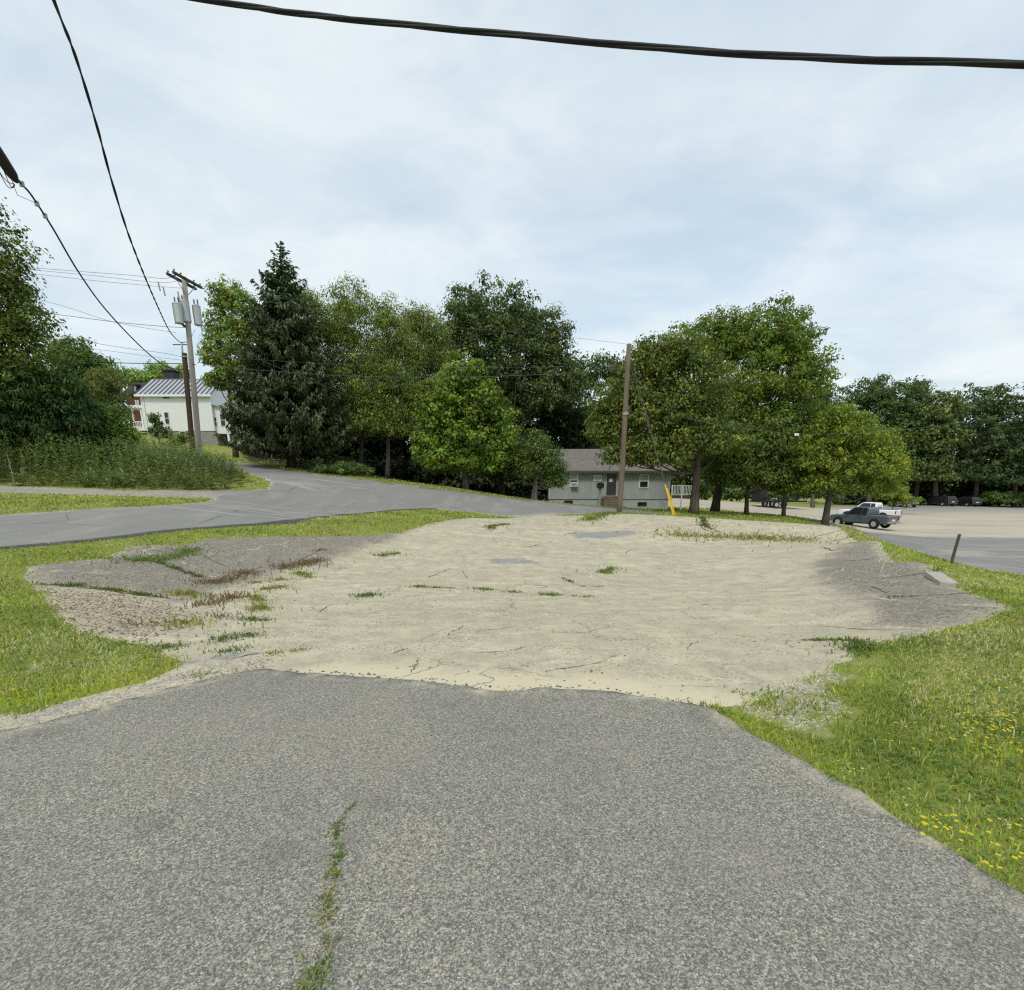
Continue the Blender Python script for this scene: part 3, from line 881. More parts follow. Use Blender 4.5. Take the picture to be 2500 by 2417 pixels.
for zc_, ww, hh, off in ((.60, .84, .13, 0.0), (.37, .80, .11, 0.0), (.17, .42, .10, .02)):       # three rows of weathered, unreadable lettering
    X = sg0 + (sg1 - sg0) * (.5 - ww / 2)
    while X < sg0 + (sg1 - sg0) * (.5 + ww / 2) - .02:
        w_ = rg.uniform(.018, .04)
        h_ = (sz1 - sz0) * hh * rg.uniform(.55, 1.0)
        m.span((X, -.060, sz0 + (sz1 - sz0) * zc_ - h_ / 2), (X + w_, -.056, sz0 + (sz1 - sz0) * zc_ + h_ / 2))
        X += w_ + rg.uniform(.008, .02)
m.build('lettering', INK, sgn)['kind'] = 'stuff'
# front steps
xs0, xs1 = gx(1471, 1230)[0], gx(1506, 1230)[0]
st_n = 5
for i in range(st_n):
    zt = zd - .02 - i * .19
    MB().span((xs0, -.62 - i * .29, zt - .05), (xs1, -.30 - i * .29, zt)).build('step', WOOD_STEP, GH)
    MB().span((xs0 + .06, -.60 - i * .29, zt - .19), (xs1 - .06, -.56 - i * .29, zt - .05)).build('riser', WOOD_STEP, GH)
for xx in (xs0 - .05, xs1):
    MB().add([(xx, -.3, zd - .02), (xx, -.3, zd - .4), (xx, -1.9, zd - 1.2), (xx, -1.9, zd - .85), (xx + .05, -.3, zd - .02), (xx + .05, -.3, zd - .4), (xx + .05, -1.9, zd - 1.2), (xx + .05, -1.9, zd - .85)],
             [(0, 1, 2, 3), (4, 7, 6, 5), (0, 3, 7, 4), (1, 5, 6, 2), (0, 4, 5, 1), (3, 2, 6, 7)]).build('stringer', WOOD_STEP, GH)
# side deck with white railing
dx0, dx1 = gx(1638, 1210, 48)[0], gx(1690, 1210, 48)[0]
dz = gx(1650, 1210, 48)[1]
deck = MB().span((dx0, 3.0, dz - .24), (dx1, 6.0, dz)).build('deck', plain('deck_boards', (.10, .075, .055), .9, .2), GH)
for xx in np.linspace(dx0 + .05, dx1 - .05, 3):
    MB().span((xx - .05, 2.94, -.9), (xx + .05, 3.04, dz + .95)).build('post', TRIMW, deck)
MB().span((dx0, 2.95, dz + .84), (dx1, 3.03, dz + .9)).build('top_rail', TRIMW, deck)
MB().span((dx0, 2.95, dz + .08), (dx1, 3.03, dz + .13)).build('bottom_rail', TRIMW, deck)
_bal = None
for xx in np.arange(dx0 + .12, dx1 - .05, .14):
    if _bal is None:
        b = MB().span((-.02, 2.97, dz + .13), (.02, 3.01, dz + .84)).build('baluster', TRIMW, deck)
        _bal = b
    else:
        b = _bal.copy()
        COL.objects.link(b)
    b.location.x = xx
# mailbox by the steps
mx, mz = gx(1465.5, 1185, HY - 1.2)
mbx = empty('mailbox', (_g.x + mx, HY - 1.2, hz1(_g.x + mx, HY - 1.2)), 0, 'black mailbox on a wooden post beside the grey house steps', 'mailbox')
zt = _g.z + mz - mbx.location.z
mb_ = MB()
prof = [(-.26, -.2), (.26, -.2)] + [(.26 * math.cos(a), .12 + .11 * math.sin(a)) for a in np.linspace(0, math.pi, 9)]
mb_.prism(prof, -.32, .32, 'y')
bxo = mb_.build('box', BLACKM, mbx)
bxo.location.z = zt
MB().span((-.06, -.06, -.2), (.06, .06, zt - .2)).span((-.2, -.05, zt - .32), (.2, .05, zt - .2)).build('post', POLE_GREY, mbx)

# ------------------------------------------------------------ white house on the hill
WY = 70.0
_c = at(357, 1060, WY)
WH = empty('white_house', (_c.x, WY, _c.z - .6), 0, 'white clapboard house with a pale standing-seam roof on the hill', 'house')
_w = WH.location.copy()
def wx(u, v, Y=WY):
    p = at(u, v, Y)
    return p.x - _w.x, p.z - _w.z
WW = wx(517, 1000)[0]
zb, ze = wx(430, 1052)[1], wx(430, 966)[1]
WD = 6.6
MB().span((0, 0, zb), (WW, WD, ze)).build('wall', CLAP, WH)
MB().span((.08, .08, -3.5), (WW - .08, WD - .08, zb)).build('foundation', STONE, WH)
m = MB()
for xx in (-.02, WW - .12):
    m.span((xx, -.03, zb), (xx + .14, .05, ze))
m.span((.12, -.03, ze - .18), (WW - .12, .03, ze))
m.build('corner_board', WHITE, WH)
zr = wx(430, 929, WY + WD / 2)[1]
m = MB()
o1 = .35
zf = ze - .02
for s in (0, 1):
    ya, yb = (-o1, WD / 2) if s == 0 else (WD + o1, WD / 2)
    m.add([(-.45, ya, zf), (WW + .3, ya, zf), (WW + .3, yb, zr), (-.45, yb, zr), (-.45, ya, zf + .12), (WW + .3, ya, zf + .12), (WW + .3, yb, zr + .12), (-.45, yb, zr + .12)],
          [(0, 3, 2, 1), (4, 5, 6, 7), (0, 1, 5, 4), (1, 2, 6, 5), (0, 4, 7, 3), (2, 3, 7, 6)])
wroof = m.build('roof', METALROOF, WH)
for xx in (0.0, WW - .04):
    MB().add([(xx, .02, ze), (xx, WD - .02, ze), (xx, WD / 2, zr - .05), (xx + .04, .02, ze), (xx + .04, WD - .02, ze), (xx + .04, WD / 2, zr - .05)], [(0, 1, 2), (3, 5, 4), (0, 3, 4, 1), (1, 4, 5, 2), (2, 5, 3, 0)]).build('gable', CLAP, WH)
MB().span((-.47, -o1 - .1, zf - .14), (WW + .32, -o1 - .004, zf + .13)).build('fascia', WHITE, wroof)
ang = math.atan2(zr - zf, WD / 2 + o1)
ln = math.hypot(zr - zf, WD / 2 + o1)
SEAM = plain('dark_seam', (.055, .058, .065), .5, .3)
first = None
n_s = 17
for i in range(n_s):
    xx = -.40 + (WW + .65) * i / (n_s - 1)
    if first is None:
        first = MB().box((0, (-o1 + WD / 2) / 2, (zf + zr) / 2 + .155), (.10, ln - .02, .07), rx=ang).build('seam', SEAM, wroof)
        s_ = first
    else:
        s_ = first.copy()
        COL.objects.link(s_)
    s_.location.x = xx
MB().span((-.45, WD / 2 - .1, zr + .1), (WW + .3, WD / 2 + .1, zr + .17)).build('ridge_cap', METALROOF, wroof)
for (ua, va, ub, vb) in ((399, 965.5, 413, 972), (401, 1007, 414.5, 1035), (473, 1008, 479, 1026), (473, 966, 480, 973)):
    x0, z1 = wx(ua, va); x1, z0 = wx(ub, vb)
    win(WH, x0 - .05, x1 + .05, z0 - .05, z1 + .05, -.01, frame=BLACKM if vb < 980 else TRIMW, rail=vb > 980, fw=.05)
x0, z1 = wx(438, 1053.5); x1, z0 = wx(452, 1059.5)
win(WH, x0 - .06, x1 + .06, z0 - .06, z1 + .06, .07, rail=False, fw=.07, name='basement_window')
m = MB().tube([(.35, -.06, zb), (.35, -.06, ze - .2), (.32, -.2, ze)], .05, 6)
m.build('downspout', WHITE, WH)
# lower wing with the open bay under it
vx0, vx1 = WW, wx(612, 1000, WY + .5)[0]
zw1 = wx(520, 988)[1]
zw2 = wx(560, 1003)[1]
wb = wx(540, 1058)[1]
MB().add([(vx0, .4, wb), (vx1, .4, wb), (vx1, WD, wb), (vx0, WD, wb), (vx0, .4, zw1), (vx1, .4, zw1 - 1.2), (vx1, WD, zw1 - 1.2), (vx0, WD, zw1)],
         [(0, 3, 2, 1), (4, 5, 6, 7), (0, 1, 5, 4), (1, 2, 6, 5), (2, 3, 7, 6), (3, 0, 4, 7)]).build('wing', CLAP, WH)
MB().add([(vx0, 0, zw1 + .02), (vx1 + .3, 0, zw1 - 1.26), (vx1 + .3, WD + .3, zw1 - 1.26), (vx0, WD + .3, zw1 + .02), (vx0, 0, zw1 + .14), (vx1 + .3, 0, zw1 - 1.12), (vx1 + .3, WD + .3, zw1 - 1.12), (vx0, WD + .3, zw1 + .14)],
         [(0, 3, 2, 1), (4, 5, 6, 7), (0, 1, 5, 4), (1, 2, 6, 5), (2, 3, 7, 6), (3, 0, 4, 7)]).build('wing_roof', METALROOF, WH)
for (ua, va, ub, vb) in ((518, 1018, 532, 1041), (536, 1010, 553, 1041), (570, 1016, 583, 1041)):
    x0, z1 = wx(ua, va, WY + .4); x1, z0 = wx(ub, vb, WY + .4)
    win(WH, x0, x1, z0, z1, .38, rail=True, fw=.07)
zg = wx(560, 1100)[1] - .4
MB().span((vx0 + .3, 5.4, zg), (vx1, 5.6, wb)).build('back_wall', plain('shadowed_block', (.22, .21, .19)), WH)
MB().span((vx0 - 1.6, -.02, zg - .2), (vx0 + .25, 1.6, wb + .02)).build('stone_pier', STONE, WH)
for uu in (560, 585, 608):
    xx = wx(uu, 1080, WY + .5)[0]
    MB().span((xx - .13, .42, zg), (xx + .13, .68, wb)).build('post', WHITE, WH)
# small porch on the left gable
px0, px1 = wx(309, 992)[0], -.02
zp1, zp0 = wx(330, 989)[1], wx(330, 996)[1]
pr = MB().span((px0, .0, zp0), (px1, 4.5, zp1)).build('porch_roof', WHITE, WH)
pf = wx(330, 1046)[1]
MB().span((px0 + .2, .1, pf - .25), (px1, 4.5, pf)).build('porch_floor', WHITE, WH)
for xx in (px0 + .45, px1 - .3):
    MB().span((xx - .1, .15, pf), (xx + .1, .35, zp0)).build('porch_post', WHITE, WH)
rt = wx(330, 1028)[1]
MB().span((px0 + .55, .2, rt - .08), (px1 - .4, .28, rt)).build('porch_rail', WHITE, WH)
MB().span((px0 + .55, .2, pf + .06), (px1 - .4, .28, pf + .12)).build('porch_rail', WHITE, WH)
first = None
for xx in np.arange(px0 + .65, px1 - .45, .2):
    if first is None:
        first = b = MB().span((-.03, .21, pf + .12), (.03, .27, rt - .08)).build('baluster', WHITE, WH)
    else:
        b = first.copy(); COL.objects.link(b)
    b.location.x = xx

# ------------------------------------------------------------ brick building with a mansard roof, far up the hill
BY = 104.0
_c = at(300, 1020, BY)
BB = empty('brick_building', (_c.x, BY, _c.z), 0, 'far red brick building with dark mansard roof and square tower behind the white house', 'building')
_b = BB.location.copy()
def bx_(u, v, Y=BY):
    p = at(u, v, Y)
    return p.x - _b.x, p.z - _b.z
bw1 = bx_(455, 1000)[0]
zc0, zc1, zt_ = bx_(330, 1030)[1], bx_(330, 964)[1], bx_(330, 934, BY + 1.5)[1]
MB().span((bx_(312, 1000)[0], 0, zc0 - 4), (bw1, 12, zc1)).build('wall', BRICK, BB)
MB().span((bx_(308, 1000)[0], -.4, zc1), (bw1 + .4, 12.4, zc1 + .45)).build('cornice', plain('dark_cornice', (.03, .03, .03)), BB)
X0 = bx_(310, 1000)[0]
MB().add([(X0, -.2, zc1 + .45), (bw1, -.2, zc1 + .45), (bw1, 12, zc1 + .45), (X0, 12, zc1 + .45), (X0 + .8, 1.5, zt_), (bw1 - .8, 1.5, zt_), (bw1 - .8, 10.5, zt_), (X0 + .8, 10.5, zt_)],
         [(0, 3, 2, 1), (4, 5, 6, 7), (0, 1, 5, 4), (1, 2, 6, 5), (2, 3, 7, 6), (3, 0, 4, 7)]).build('mansard_roof', SLATE, BB)
for uu in (331, 366, 400):
    x0, z1 = bx_(uu - 6, 941); x1, z0 = bx_(uu + 6, 958)
    d = MB().span((x0, -.1, z0), (x1, 1.6, z1)).span((x0 - .15, -.25, z1), (x1 + .15, 1.7, z1 + .25)).build('dormer', SLATE, BB)
    MB().span((x0 + .25, -.16, z0 + .15), ((x0 + x1) / 2 - .06, -.1, z1 - .1)).span(((x0 + x1) / 2 + .06, -.16, z0 + .15), (x1 - .25, -.1, z1 - .1)).build('window', TRIMW, d)
for uu in (335, 370):
    x0, z1 = bx_(uu - 5.5, 977); x1, z0 = bx_(uu + 5.5, 990)
    for a, b in ((x0, x0 + .38 * (x1 - x0)), (x0 + .6 * (x1 - x0), x1)):
        win(BB, a, b, z0, z1, -.02, rail=False, fw=.1)
tx0, tx1 = bx_(404, 930, BY + 5)[0], bx_(437, 930, BY + 5)[0]
ty, tz0, tz1 = 3.0, zt_ - .3, bx_(420, 906, BY + 5)[1]
cxm = (tx0 + tx1) / 2
prf = [((tx1 - tx0) / 2, tz0), ((tx1 - tx0) / 2 * .82, tz0 + (tz1 - tz0) * .3), ((tx1 - tx0) / 2 * .74, tz0 + (tz1 - tz0) * .95)]
vs, fs = [], []
for hw, zz in prf:
    vs += [(cxm - hw, 5 - hw, zz), (cxm + hw, 5 - hw, zz), (cxm + hw, 5 + hw, zz), (cxm - hw, 5 + hw, zz)]
for i in range(2):
    for k in range(4):
        fs.append((i * 4 + k, i * 4 + (k + 1) % 4, i * 4 + 4 + (k + 1) % 4, i * 4 + 4 + k))
fs += [(3, 2, 1, 0), (8, 9, 10, 11)]
tw = MB().add(vs, fs).build('tower', SLATE, BB)
hw = prf[2][0] + .25
MB().span((cxm - hw, 5 - hw, tz1 - .15), (cxm + hw, 5 + hw, tz1 + .1)).build('tower_cap', SLATE, tw)

# ------------------------------------------------------------ poles
def pole(name, label, u0, v0, u1, v1, Y, r0, r1, m, Y1=None):
    top = at(u1, v1, Y1 or Y)
    b = at(u0, v0, Y)
    gz = hz1(b.x, b.y)
    o = empty(name, (b.x, b.y, gz), 0, label, 'utility pole')
    P0, P1 = Vector((0, 0, -.4)), top - Vector((b.x, b.y, gz))
    MB().tube([P0.lerp(P1, t) + Vector((.02 * math.sin(t * 5), 0, 0)) for t in np.linspace(0, 1, 9)], list(np.linspace(r0, r1, 9)), 14).build('shaft', m, o, smooth=True)
    return o, P1
PA, topA = pole('utility_pole', 'tall weathered grey utility pole with crossarms and transformers', 489, 1150, 450, 676, 31, .165, .12, POLE_GREY)
oA = Vector(PA.location)
def la(u, v, Y):
    return at(u, v, Y) - oA
arm_d = Vector((.16, 1.83, 0)).normalized()
perp = Vector((arm_d.y, -arm_d.x, 0))
for k, (s, dz_) in enumerate(((-.17, -.22), (.17, -.16))):
    c = topA + perp * s + Vector((0, 0, dz_))
    a = MB().box(c, (2.2, .1, .12), rz=math.atan2(arm_d.y, arm_d.x)).build('crossarm', m_wood_('crossarm_wood', (.05, .045, .04), (.13, .115, .10)) if k == 0 else bpy.data.materials['crossarm_wood'], PA)
    for t in (-1.0, -.5, .5, 1.0):
        q = c + arm_d * t + Vector((0, 0, .06))
        MB().lathe([(.02, 0), (.02, .05), (.05, .06), (.05, .11), (.03, .13)], 8, q).build('insulator', STEEL, a, smooth=True)
for s in (-1, 1):
    MB().tube([topA + arm_d * s * .75 + Vector((0, 0, -.28)), topA + Vector((0, 0, -.85)) + arm_d * s * .08], .02, 6).build('brace', STEEL, PA)
CAN = plain('transformer_grey', (.46, .49, .50), .5, .3, .06, 5)
def can(u, v, Y, h=1.0, r=.27):
    c = la(u, v, Y)
    t = MB().lathe([(r * .92, -.5 * h), (r, -.46 * h), (r, .42 * h), (r * 1.04, .43 * h), (r * 1.04, .47 * h), (r * .7, .52 * h)], 18, c).build('transformer', CAN, PA, smooth=False)
    for dx in (-.09, .1):
        MB().lathe([(.03, 0), (.045, .04), (.03, .08), (.045, .12), (.03, .16), (.045, .2), (.02, .3)], 8, c + Vector((dx, 0, .5 * h))).build('bushing', plain('brown_porcelain', (.12, .11, .105), .3, .5) if 'brown_porcelain' not in bpy.data.materials else bpy.data.materials['brown_porcelain'], t, smooth=True)
    MB().tube([c + Vector((-r * .5, -r - .02, .45 * h)), c + Vector((-r * .45, -r - .06, 0)), c + Vector((-r * .4, -r - .02, -.6 * h))], .012, 5).build('lead', WIREM, t)
can(435, 765, 30.6, 1.0, .21); can(453, 761, 31.0, 1.05, .23); can(482, 770, 31.3, 1.0, .2)
MB().tube([la(433, 785, 30.7), la(445, 787, 30.9), la(463, 785, 31.1)], .03, 6).build('bracket', STEEL, PA)
MB().tube([la(440, 786, 30.7), la(452, 798, 30.8)], .07, 8).build('regulator_box', BLACKM, PA)
for (u, v) in ((386, 688), (398, 700), (434, 712)):
    MB().tube([la(u, v, 30.4), la(u + 5, v + 22, 30.4)], .035, 6).build('cutout_fuse', STEEL, PA)
MB().lathe([(.05, -.5), (.05, .5)], 6, la(478, 1100, 30.85)).build('ground_guard', plain('yellow_wood', (.30, .21, .09)), PA)
PB, topB = pole('utility_pole', 'short cut-off red-brown pole leaning beside the tall grey pole', 472, 1148, 451, 862, 30.4, .14, .125, POLE_RED)
MB().box(topB + Vector((0, -.1, -.2)), (.3, .1, .06)).build('bracket', STEEL, PB)
PC, topC = pole('utility_pole', 'thin distant pole behind the white house with a short crossarm', 452, 1010, 444, 835, 84, .16, .12, POLE_GREY)
MB().box(topC + Vector((-.3, 0, -.35)), (2.2, .1, .12)).build('crossarm', bpy.data.materials['crossarm_wood'], PC)
PR, topR = pole('utility_pole', 'bare brown pole standing between the lot and the grey house', 1511, 1256, 1537, 840, 26.3, .14, .11, POLE_BR)
oR = Vector(PR.location)
for i, (ut, vt, ub, vb, yv) in enumerate(((1540, 868, 1646, 1257, 1174), (1540, 893, 1648, 1258, 1172), (1541, 897, 1652, 1258, 1171))):
    Yb = 25.6 + .35 * i
    t_, b_ = at(ut, vt, 26.3), at(ub, vb, Yb)
    b_.z = hz1(b_.x, b_.y) - .1
    g = empty('guy_wire', b_, 0, ['steel guy wire with yellow guard, nearest of the three by the bare pole', 'steel guy wire with yellow guard, middle of the three by the bare pole', 'steel guy wire with yellow guard, farthest of the three by the bare pole'][i], 'guy wire', 'guy wires of the bare pole')
    d = t_ - b_
    MB().tube([Vector((0, 0, 0)), d], .009, 5).build('strand', WIREG, g)
    MB().tube([d * .02, d * .215], .03, 8).build('guard', YELLOW, g)
MB().lathe([(.15, -.06), (.15, .06)], 12, at(1527, 1010, 26.3) - oR).build('band', STEEL, PR)

# ------------------------------------------------------------ cables and wires
def wire(name, label, pts, A, B, r, m=WIREM, n=6, cat='wire', group=None, twist=0.0, ext=(0, 0), strands=1):
    """pts: picture points along the wire, which hangs in the vertical plane through plan points A and B"""
    A, B = np.array(A, float), np.array(B, float)
    P = []
    for u, v in pts:
        d = ray(u, v)
        q = d[0] / d[1]
        t = (q * A[1] - A[0]) / ((B - A)[0] - q * (B - A)[1])
        xy = A + (B - A) * t
        P.append(Vector((xy[0], xy[1], CAM_H + d[2] / d[1] * xy[1])))
    if ext[0]: P.insert(0, P[0] + (P[0] - P[1]).normalized() * ext[0])
    if ext[1]: P.append(P[-1] + (P[-1] - P[-2]).normalized() * ext[1])
    Q = []
    for i in range(len(P) - 1):                       # smooth the run
        p0, p1, p2, p3 = P[max(i - 1, 0)], P[i], P[i + 1], P[min(i + 2, len(P) - 1)]
        for k in range(6):
            t = k / 6
            Q.append(.5 * ((2 * p1) + (p2 - p0) * t + (2 * p0 - 5 * p1 + 4 * p2 - p3) * t * t + (3 * p1 - p0 - 3 * p2 + p3) * t ** 3))
    Q.append(P[-1])
    m_ = MB()
    if strands == 1:
        m_.tube(Q, r, n)
    else:
        L = 0.0
        rows = [[] for _ in range(strands)]
        R_ = []
        for i in range(len(Q) - 1):
            seg = max(2, int((Q[i + 1] - Q[i]).length / .12))
            R_ += [Q[i].lerp(Q[i + 1], k / seg) for k in range(seg)]
        R_.append(Q[-1])
        for i, p in enumerate(R_):
            d = (R_[min(i + 1, len(R_) - 1)] - R_[max(i - 1, 0)]).normalized()
            x = d.cross(Vector((0, 0, 1))).normalized()
            y = x.cross(d)
            L += .12
            for s in range(strands):
                a = L * twist + 2 * math.pi * s / strands
                rows[s].append(p + (x * math.cos(a) + y * math.sin(a)) * r * .75)
        for row in rows:
            m_.tube(row, r, n)
    o = m_.build(name, m, None, smooth=True)
    tag(o, label, cat, group)
    return o, Q
wire('overhead_cable', 'thick black bundled cable crossing the top of the sky', [(504, 0), (700, 29), (893, 51), (1275, 87), (1658, 121), (2041, 143), (2500, 157)], (-4.2, 8.6), (5.0, 6.2), .019, strands=3, twist=1.6, ext=(4, 4), cat='cable')
wire('overhead_cable', 'twisted black service cable falling steeply to the tall grey pole, right of the splice', [(131, 0), (185, 140), (236, 306), (274, 446), (319, 587), (370, 714), (408, 797), (425, 822), (446, 836), (465, 826), (477, 803)], (-7.1, 10), (-18.55, 31), .0155, strands=2, twist=4.0, ext=(5, 0), cat='cable')
_o, _q = wire('overhead_cable', 'black cable running from the splice case down to the tall grey pole', [(-60, 300), (0, 368), (42, 436), (71, 469), (89, 495), (130, 559), (191, 663), (255, 752), (332, 835), (383, 880), (415, 898), (450, 900), (474, 884)], (-8.6, 7.6), (-18.6, 31), .023, ext=(5, 0), cat='cable')
def on_wire(u, v, A=(-8.6, 7.6), B=(-18.6, 31)):
    A, B = np.array(A), np.array(B)
    d = ray(u, v); q = d[0] / d[1]
    t = (q * A[1] - A[0]) / ((B - A)[0] - q * (B - A)[1])
    xy = A + (B - A) * t
    return Vector((xy[0], xy[1], CAM_H + d[2] / d[1] * xy[1]))
a_, b_ = on_wire(-50, 300), on_wire(40, 437)
a_.z -= .06; b_.z -= .06
sp = empty('splice_case', b_, 0, 'dark cable splice case hanging at the upper left edge', 'cable splice')
dd = a_ - b_
MB().tube([dd * t for t in (0, .04, .16, .5, 1.0, 1.02)], [.03, .06, .105, .115, .11, .03], 14).build('case', plain('brown_black_plastic', (.022, .016, .014), .6, .3, .3, 20), sp, smooth=True)
x_ = Vector((0.15, -.1, 0))
for j, (s0, s1, sag) in enumerate(((.03, .75, .34), (.05, .9, .26), (.02, .4, .2))):
    p0, p1 = dd * s0, dd * s1
    MB().tube([p0.lerp(p1, t) + Vector((-.05, 0, -sag * math.sin(t * math.pi) - .07)) for t in np.linspace(0, 1, 12)], .008, 6).build('drop_loop', WIREM, sp, smooth=True)
c0 = on_wire(86, 492) - b_
MB().tube([Vector((0, 0, -.1)) + dd * .25, Vector((-.05, 0, -.25)), c0 + Vector((0, 0, -.03))], .006, 5).build('tail_wire', WIREM, sp)
for (u, v) in ((53, 449), (90, 497), (110, 527)):
    MB().lathe([(.05, -.05), (.05, .05)], 8, on_wire(u, v) - b_).build('lashing_clamp', STEEL, sp)
GW = 'thin lines running left from the tall grey pole'
A0, A1 = (-38, 33), (-18.5, 31)
for i, (lab, pts, r) in enumerate([
        ('highest thin line left of the tall pole', [(70, 653), (200, 663), (330, 673), (400, 680), (426, 672)], .010),
        ('second thin line from the top, left of the tall pole', [(70, 658), (220, 672), (390, 690), (440, 682)], .009),
        ('third thin line from the top, left of the tall pole', [(72, 667), (220, 684), (360, 697), (449, 704)], .009),
        ('slanting thin line fading behind the black cable', [(85, 728), (170, 752), (265, 783), (350, 800), (430, 812)], .009),
        ('level grey line meeting the pole under the transformers', [(85, 761), (180, 773), (290, 787), (400, 797), (462, 800)], .014),
        ('faint line just above the small leafy tree', [(118, 818), (200, 832), (300, 849), (400, 862), (447, 872)], .010),
        ('short faint line above the brick building', [(276, 858), (330, 865), (380, 872), (450, 880)], .008),
        ('dark low line passing the cut-off pole', [(130, 877), (220, 883), (330, 887), (440, 888), (478, 890)], .020)]):
    wire('overhead_wire', lab, pts, A0, A1, r, WIREG if r < .02 else WIREM, 5, group=GW, ext=(6, 0))
A0, A1 = (-18.2, 31), (5.45, 26.3)
for i, (lab, pts, r) in enumerate([
        ('lower line strung across the trees to the bare pole', [(484, 884), (548, 897), (722, 910), (832, 917), (980, 921), (1148, 920), (1332, 914), (1443, 906), (1530, 899)], .009),
        ('upper line strung across the trees to the bare pole', [(484, 868), (600, 876), (729, 884), (884, 893), (1054, 896), (1181, 897), (1400, 895), (1534, 891)], .006),
        ('topmost faint line reaching the head of the bare pole', [(482, 702), (700, 745), (1000, 787), (1250, 811), (1388, 823), (1537, 841)], .006)]):
    wire('overhead_wire', lab, pts, A0, A1, r, WIREG, 5, group='lines between the two poles')
wire('overhead_wire', 'line sagging right from the bare pole past the maples', [(1540, 905), (1600, 975), (1690, 1022), (1780, 1041), (1900, 1056), (2000, 1060), (2100, 1057), (2230, 1046), (2380, 1027), (2500, 1011)], (5.5, 26.3), (24, 21), .008, WIREG, 5, ext=(0, 8))
q = on_wire(1945, 1061, (5.5, 26.3), (24, 21))
tg = MB().box((0, 0, 0), (.2, .05, .1)).build('wire_tag', WHITE, None, bevel=.02)
tg.location = q
tag(tg, 'small white marker clipped on the sagging line in front of the maples', 'marker')
wire('overhead_wire', 'short line dropping right from the tall pole into the poplar', [(470, 790), (500, 806), (530, 822), (640, 880), (760, 930), (900, 985)], (-18.5, 31), (-4, 36), .007, WIREG, 5)
wire('overhead_wire', 'faint line from the tall pole head into the spruce', [(482, 697), (530, 703), (600, 712), (700, 730)], (-18.5, 31), (-8, 42), .008, WIREG, 5)

# ------------------------------------------------------------ post, slab
b = ground(2322, 1373)
b = at(2322, 1373, 17.5)
z = hz1(b.x, b.y)
tp = at(2342, 1304, 17.5)
ps = empty('metal_post', (b.x, b.y, z), 0, 'leaning grey metal post on the verge above the lower road', 'post')
d = tp - Vector((b.x, b.y, z))
M_ = d.to_track_quat('Z', 'Y').to_euler()
mm = MB()
L = d.length
mm.span((-.045, -.004, -.3), (.045, .004, L)).span((-.052, -.03, -.3), (-.045, .004, L)).span((.045, -.03, -.3), (.052, .004, L))
sh = mm.build('channel', plain('rusty_post', (.11, .10, .09), .8, .3, .3, 14), ps)
sh.rotation_euler = M_
for k in range(9):
    h_ = MB().lathe([(.009, -.008), (.009, .008)], 8, (0, 0, .2 + k * (L - .3) / 9), 'y').build('hole', BLACKM, ps)
    h_.rotation_euler = M_
c = ground(2296, 1412)
e = .3
nx = (hz1(c[0] + e, c[1]) - hz1(c[0] - e, c[1])) / (2 * e)
ny = (hz1(c[0], c[1] + e) - hz1(c[0], c[1] - e)) / (2 * e)
g1_, g2_ = np.array(ground(2276, 1407)), np.array(ground(2316, 1431))
c = tuple((g1_ + g2_) / 2)
sl_ = MB().box((0, 0, .035), (.24, float(np.hypot(*(g2_ - g1_))), .08)).build('concrete_slab', plain('pale_concrete', (.38, .36, .315), .9, .2, .2, 12, 0, .4), None, bevel=.012)
sl_.location = (c[0], c[1], hz1(*c) + .005)
_nv = Vector((-nx, -ny, 1)).normalized()
_y = Vector((g1_[0] - g2_[0], g1_[1] - g2_[1], 0))
_y = (_y - _nv * _y.dot(_nv)).normalized()
_x = _y.cross(_nv)
sl_.rotation_euler = Matrix((_x, _y, _nv)).transposed().to_euler()
tag(sl_, 'pale concrete slab lying on the right bank of the lot', 'slab')
# ------------------------------------------------------------ vehicles (x forward, y to the left, z up, wheels on z = 0)
def paint(name, c, rough=.3):
    m = plain(name, c, rough, .5, .04, 2)
    m.node_tree.nodes['Principled BSDF'].inputs['Coat Weight'].default_value = .6
    return m
def loft(secs, name, m, parent, bevel=.03):
    """secs: list of (x, [(y, z)...]) cross-sections with equal counts"""
    k = MB()
    n = len(secs[0][1])
    vs = [(x, y, z) for x, s in secs for y, z in s]
    fs = [tuple(range(n - 1, -1, -1)), tuple((len(secs) - 1) * n + i for i in range(n))]
    for i in range(len(secs) - 1):
        for j in range(n):
            fs.append((i * n + j, i * n + (j + 1) % n, (i + 1) * n + (j + 1) % n, (i + 1) * n + j))
    return k.add(vs, fs).build(name, m, parent, bevel=bevel)
def wheel(parent, x, y, r=.38, w=.25):
    o = empty('wheel', (x, y, r))
    o.parent = parent
    s = 1 if y > 0 else -1
    MB().lathe([(r * .62, -w / 2), (r * .92, -w / 2), (r, -w * .34), (r, w * .34), (r * .92, w / 2), (r * .62, w / 2)], 24, (0, 0, 0), 'y', False).build('tyre', RUBBER, o, smooth=False)
    k = MB().lathe([(r * .60, -w * .3 * s), (r * .62, w * .40 * s), (r * .56, w * .42 * s), (r * .52, w * .30 * s), (.001, w * .26 * s)], 24, (0, 0, 0), 'y')
    for i in range(5):
        a = 2 * math.pi * i / 5 + .3
        k.box((math.cos(a) * r * .3, w * .33 * s, math.sin(a) * r * .3), (r * .56, .05, r * .16), ry=-a)
    k.lathe([(r * .14, w * .30 * s), (r * .13, w * .40 * s), (.001, w * .41 * s)], 10, (0, 0, 0), 'y')
    k.build('rim', CHROME, o)
    return o
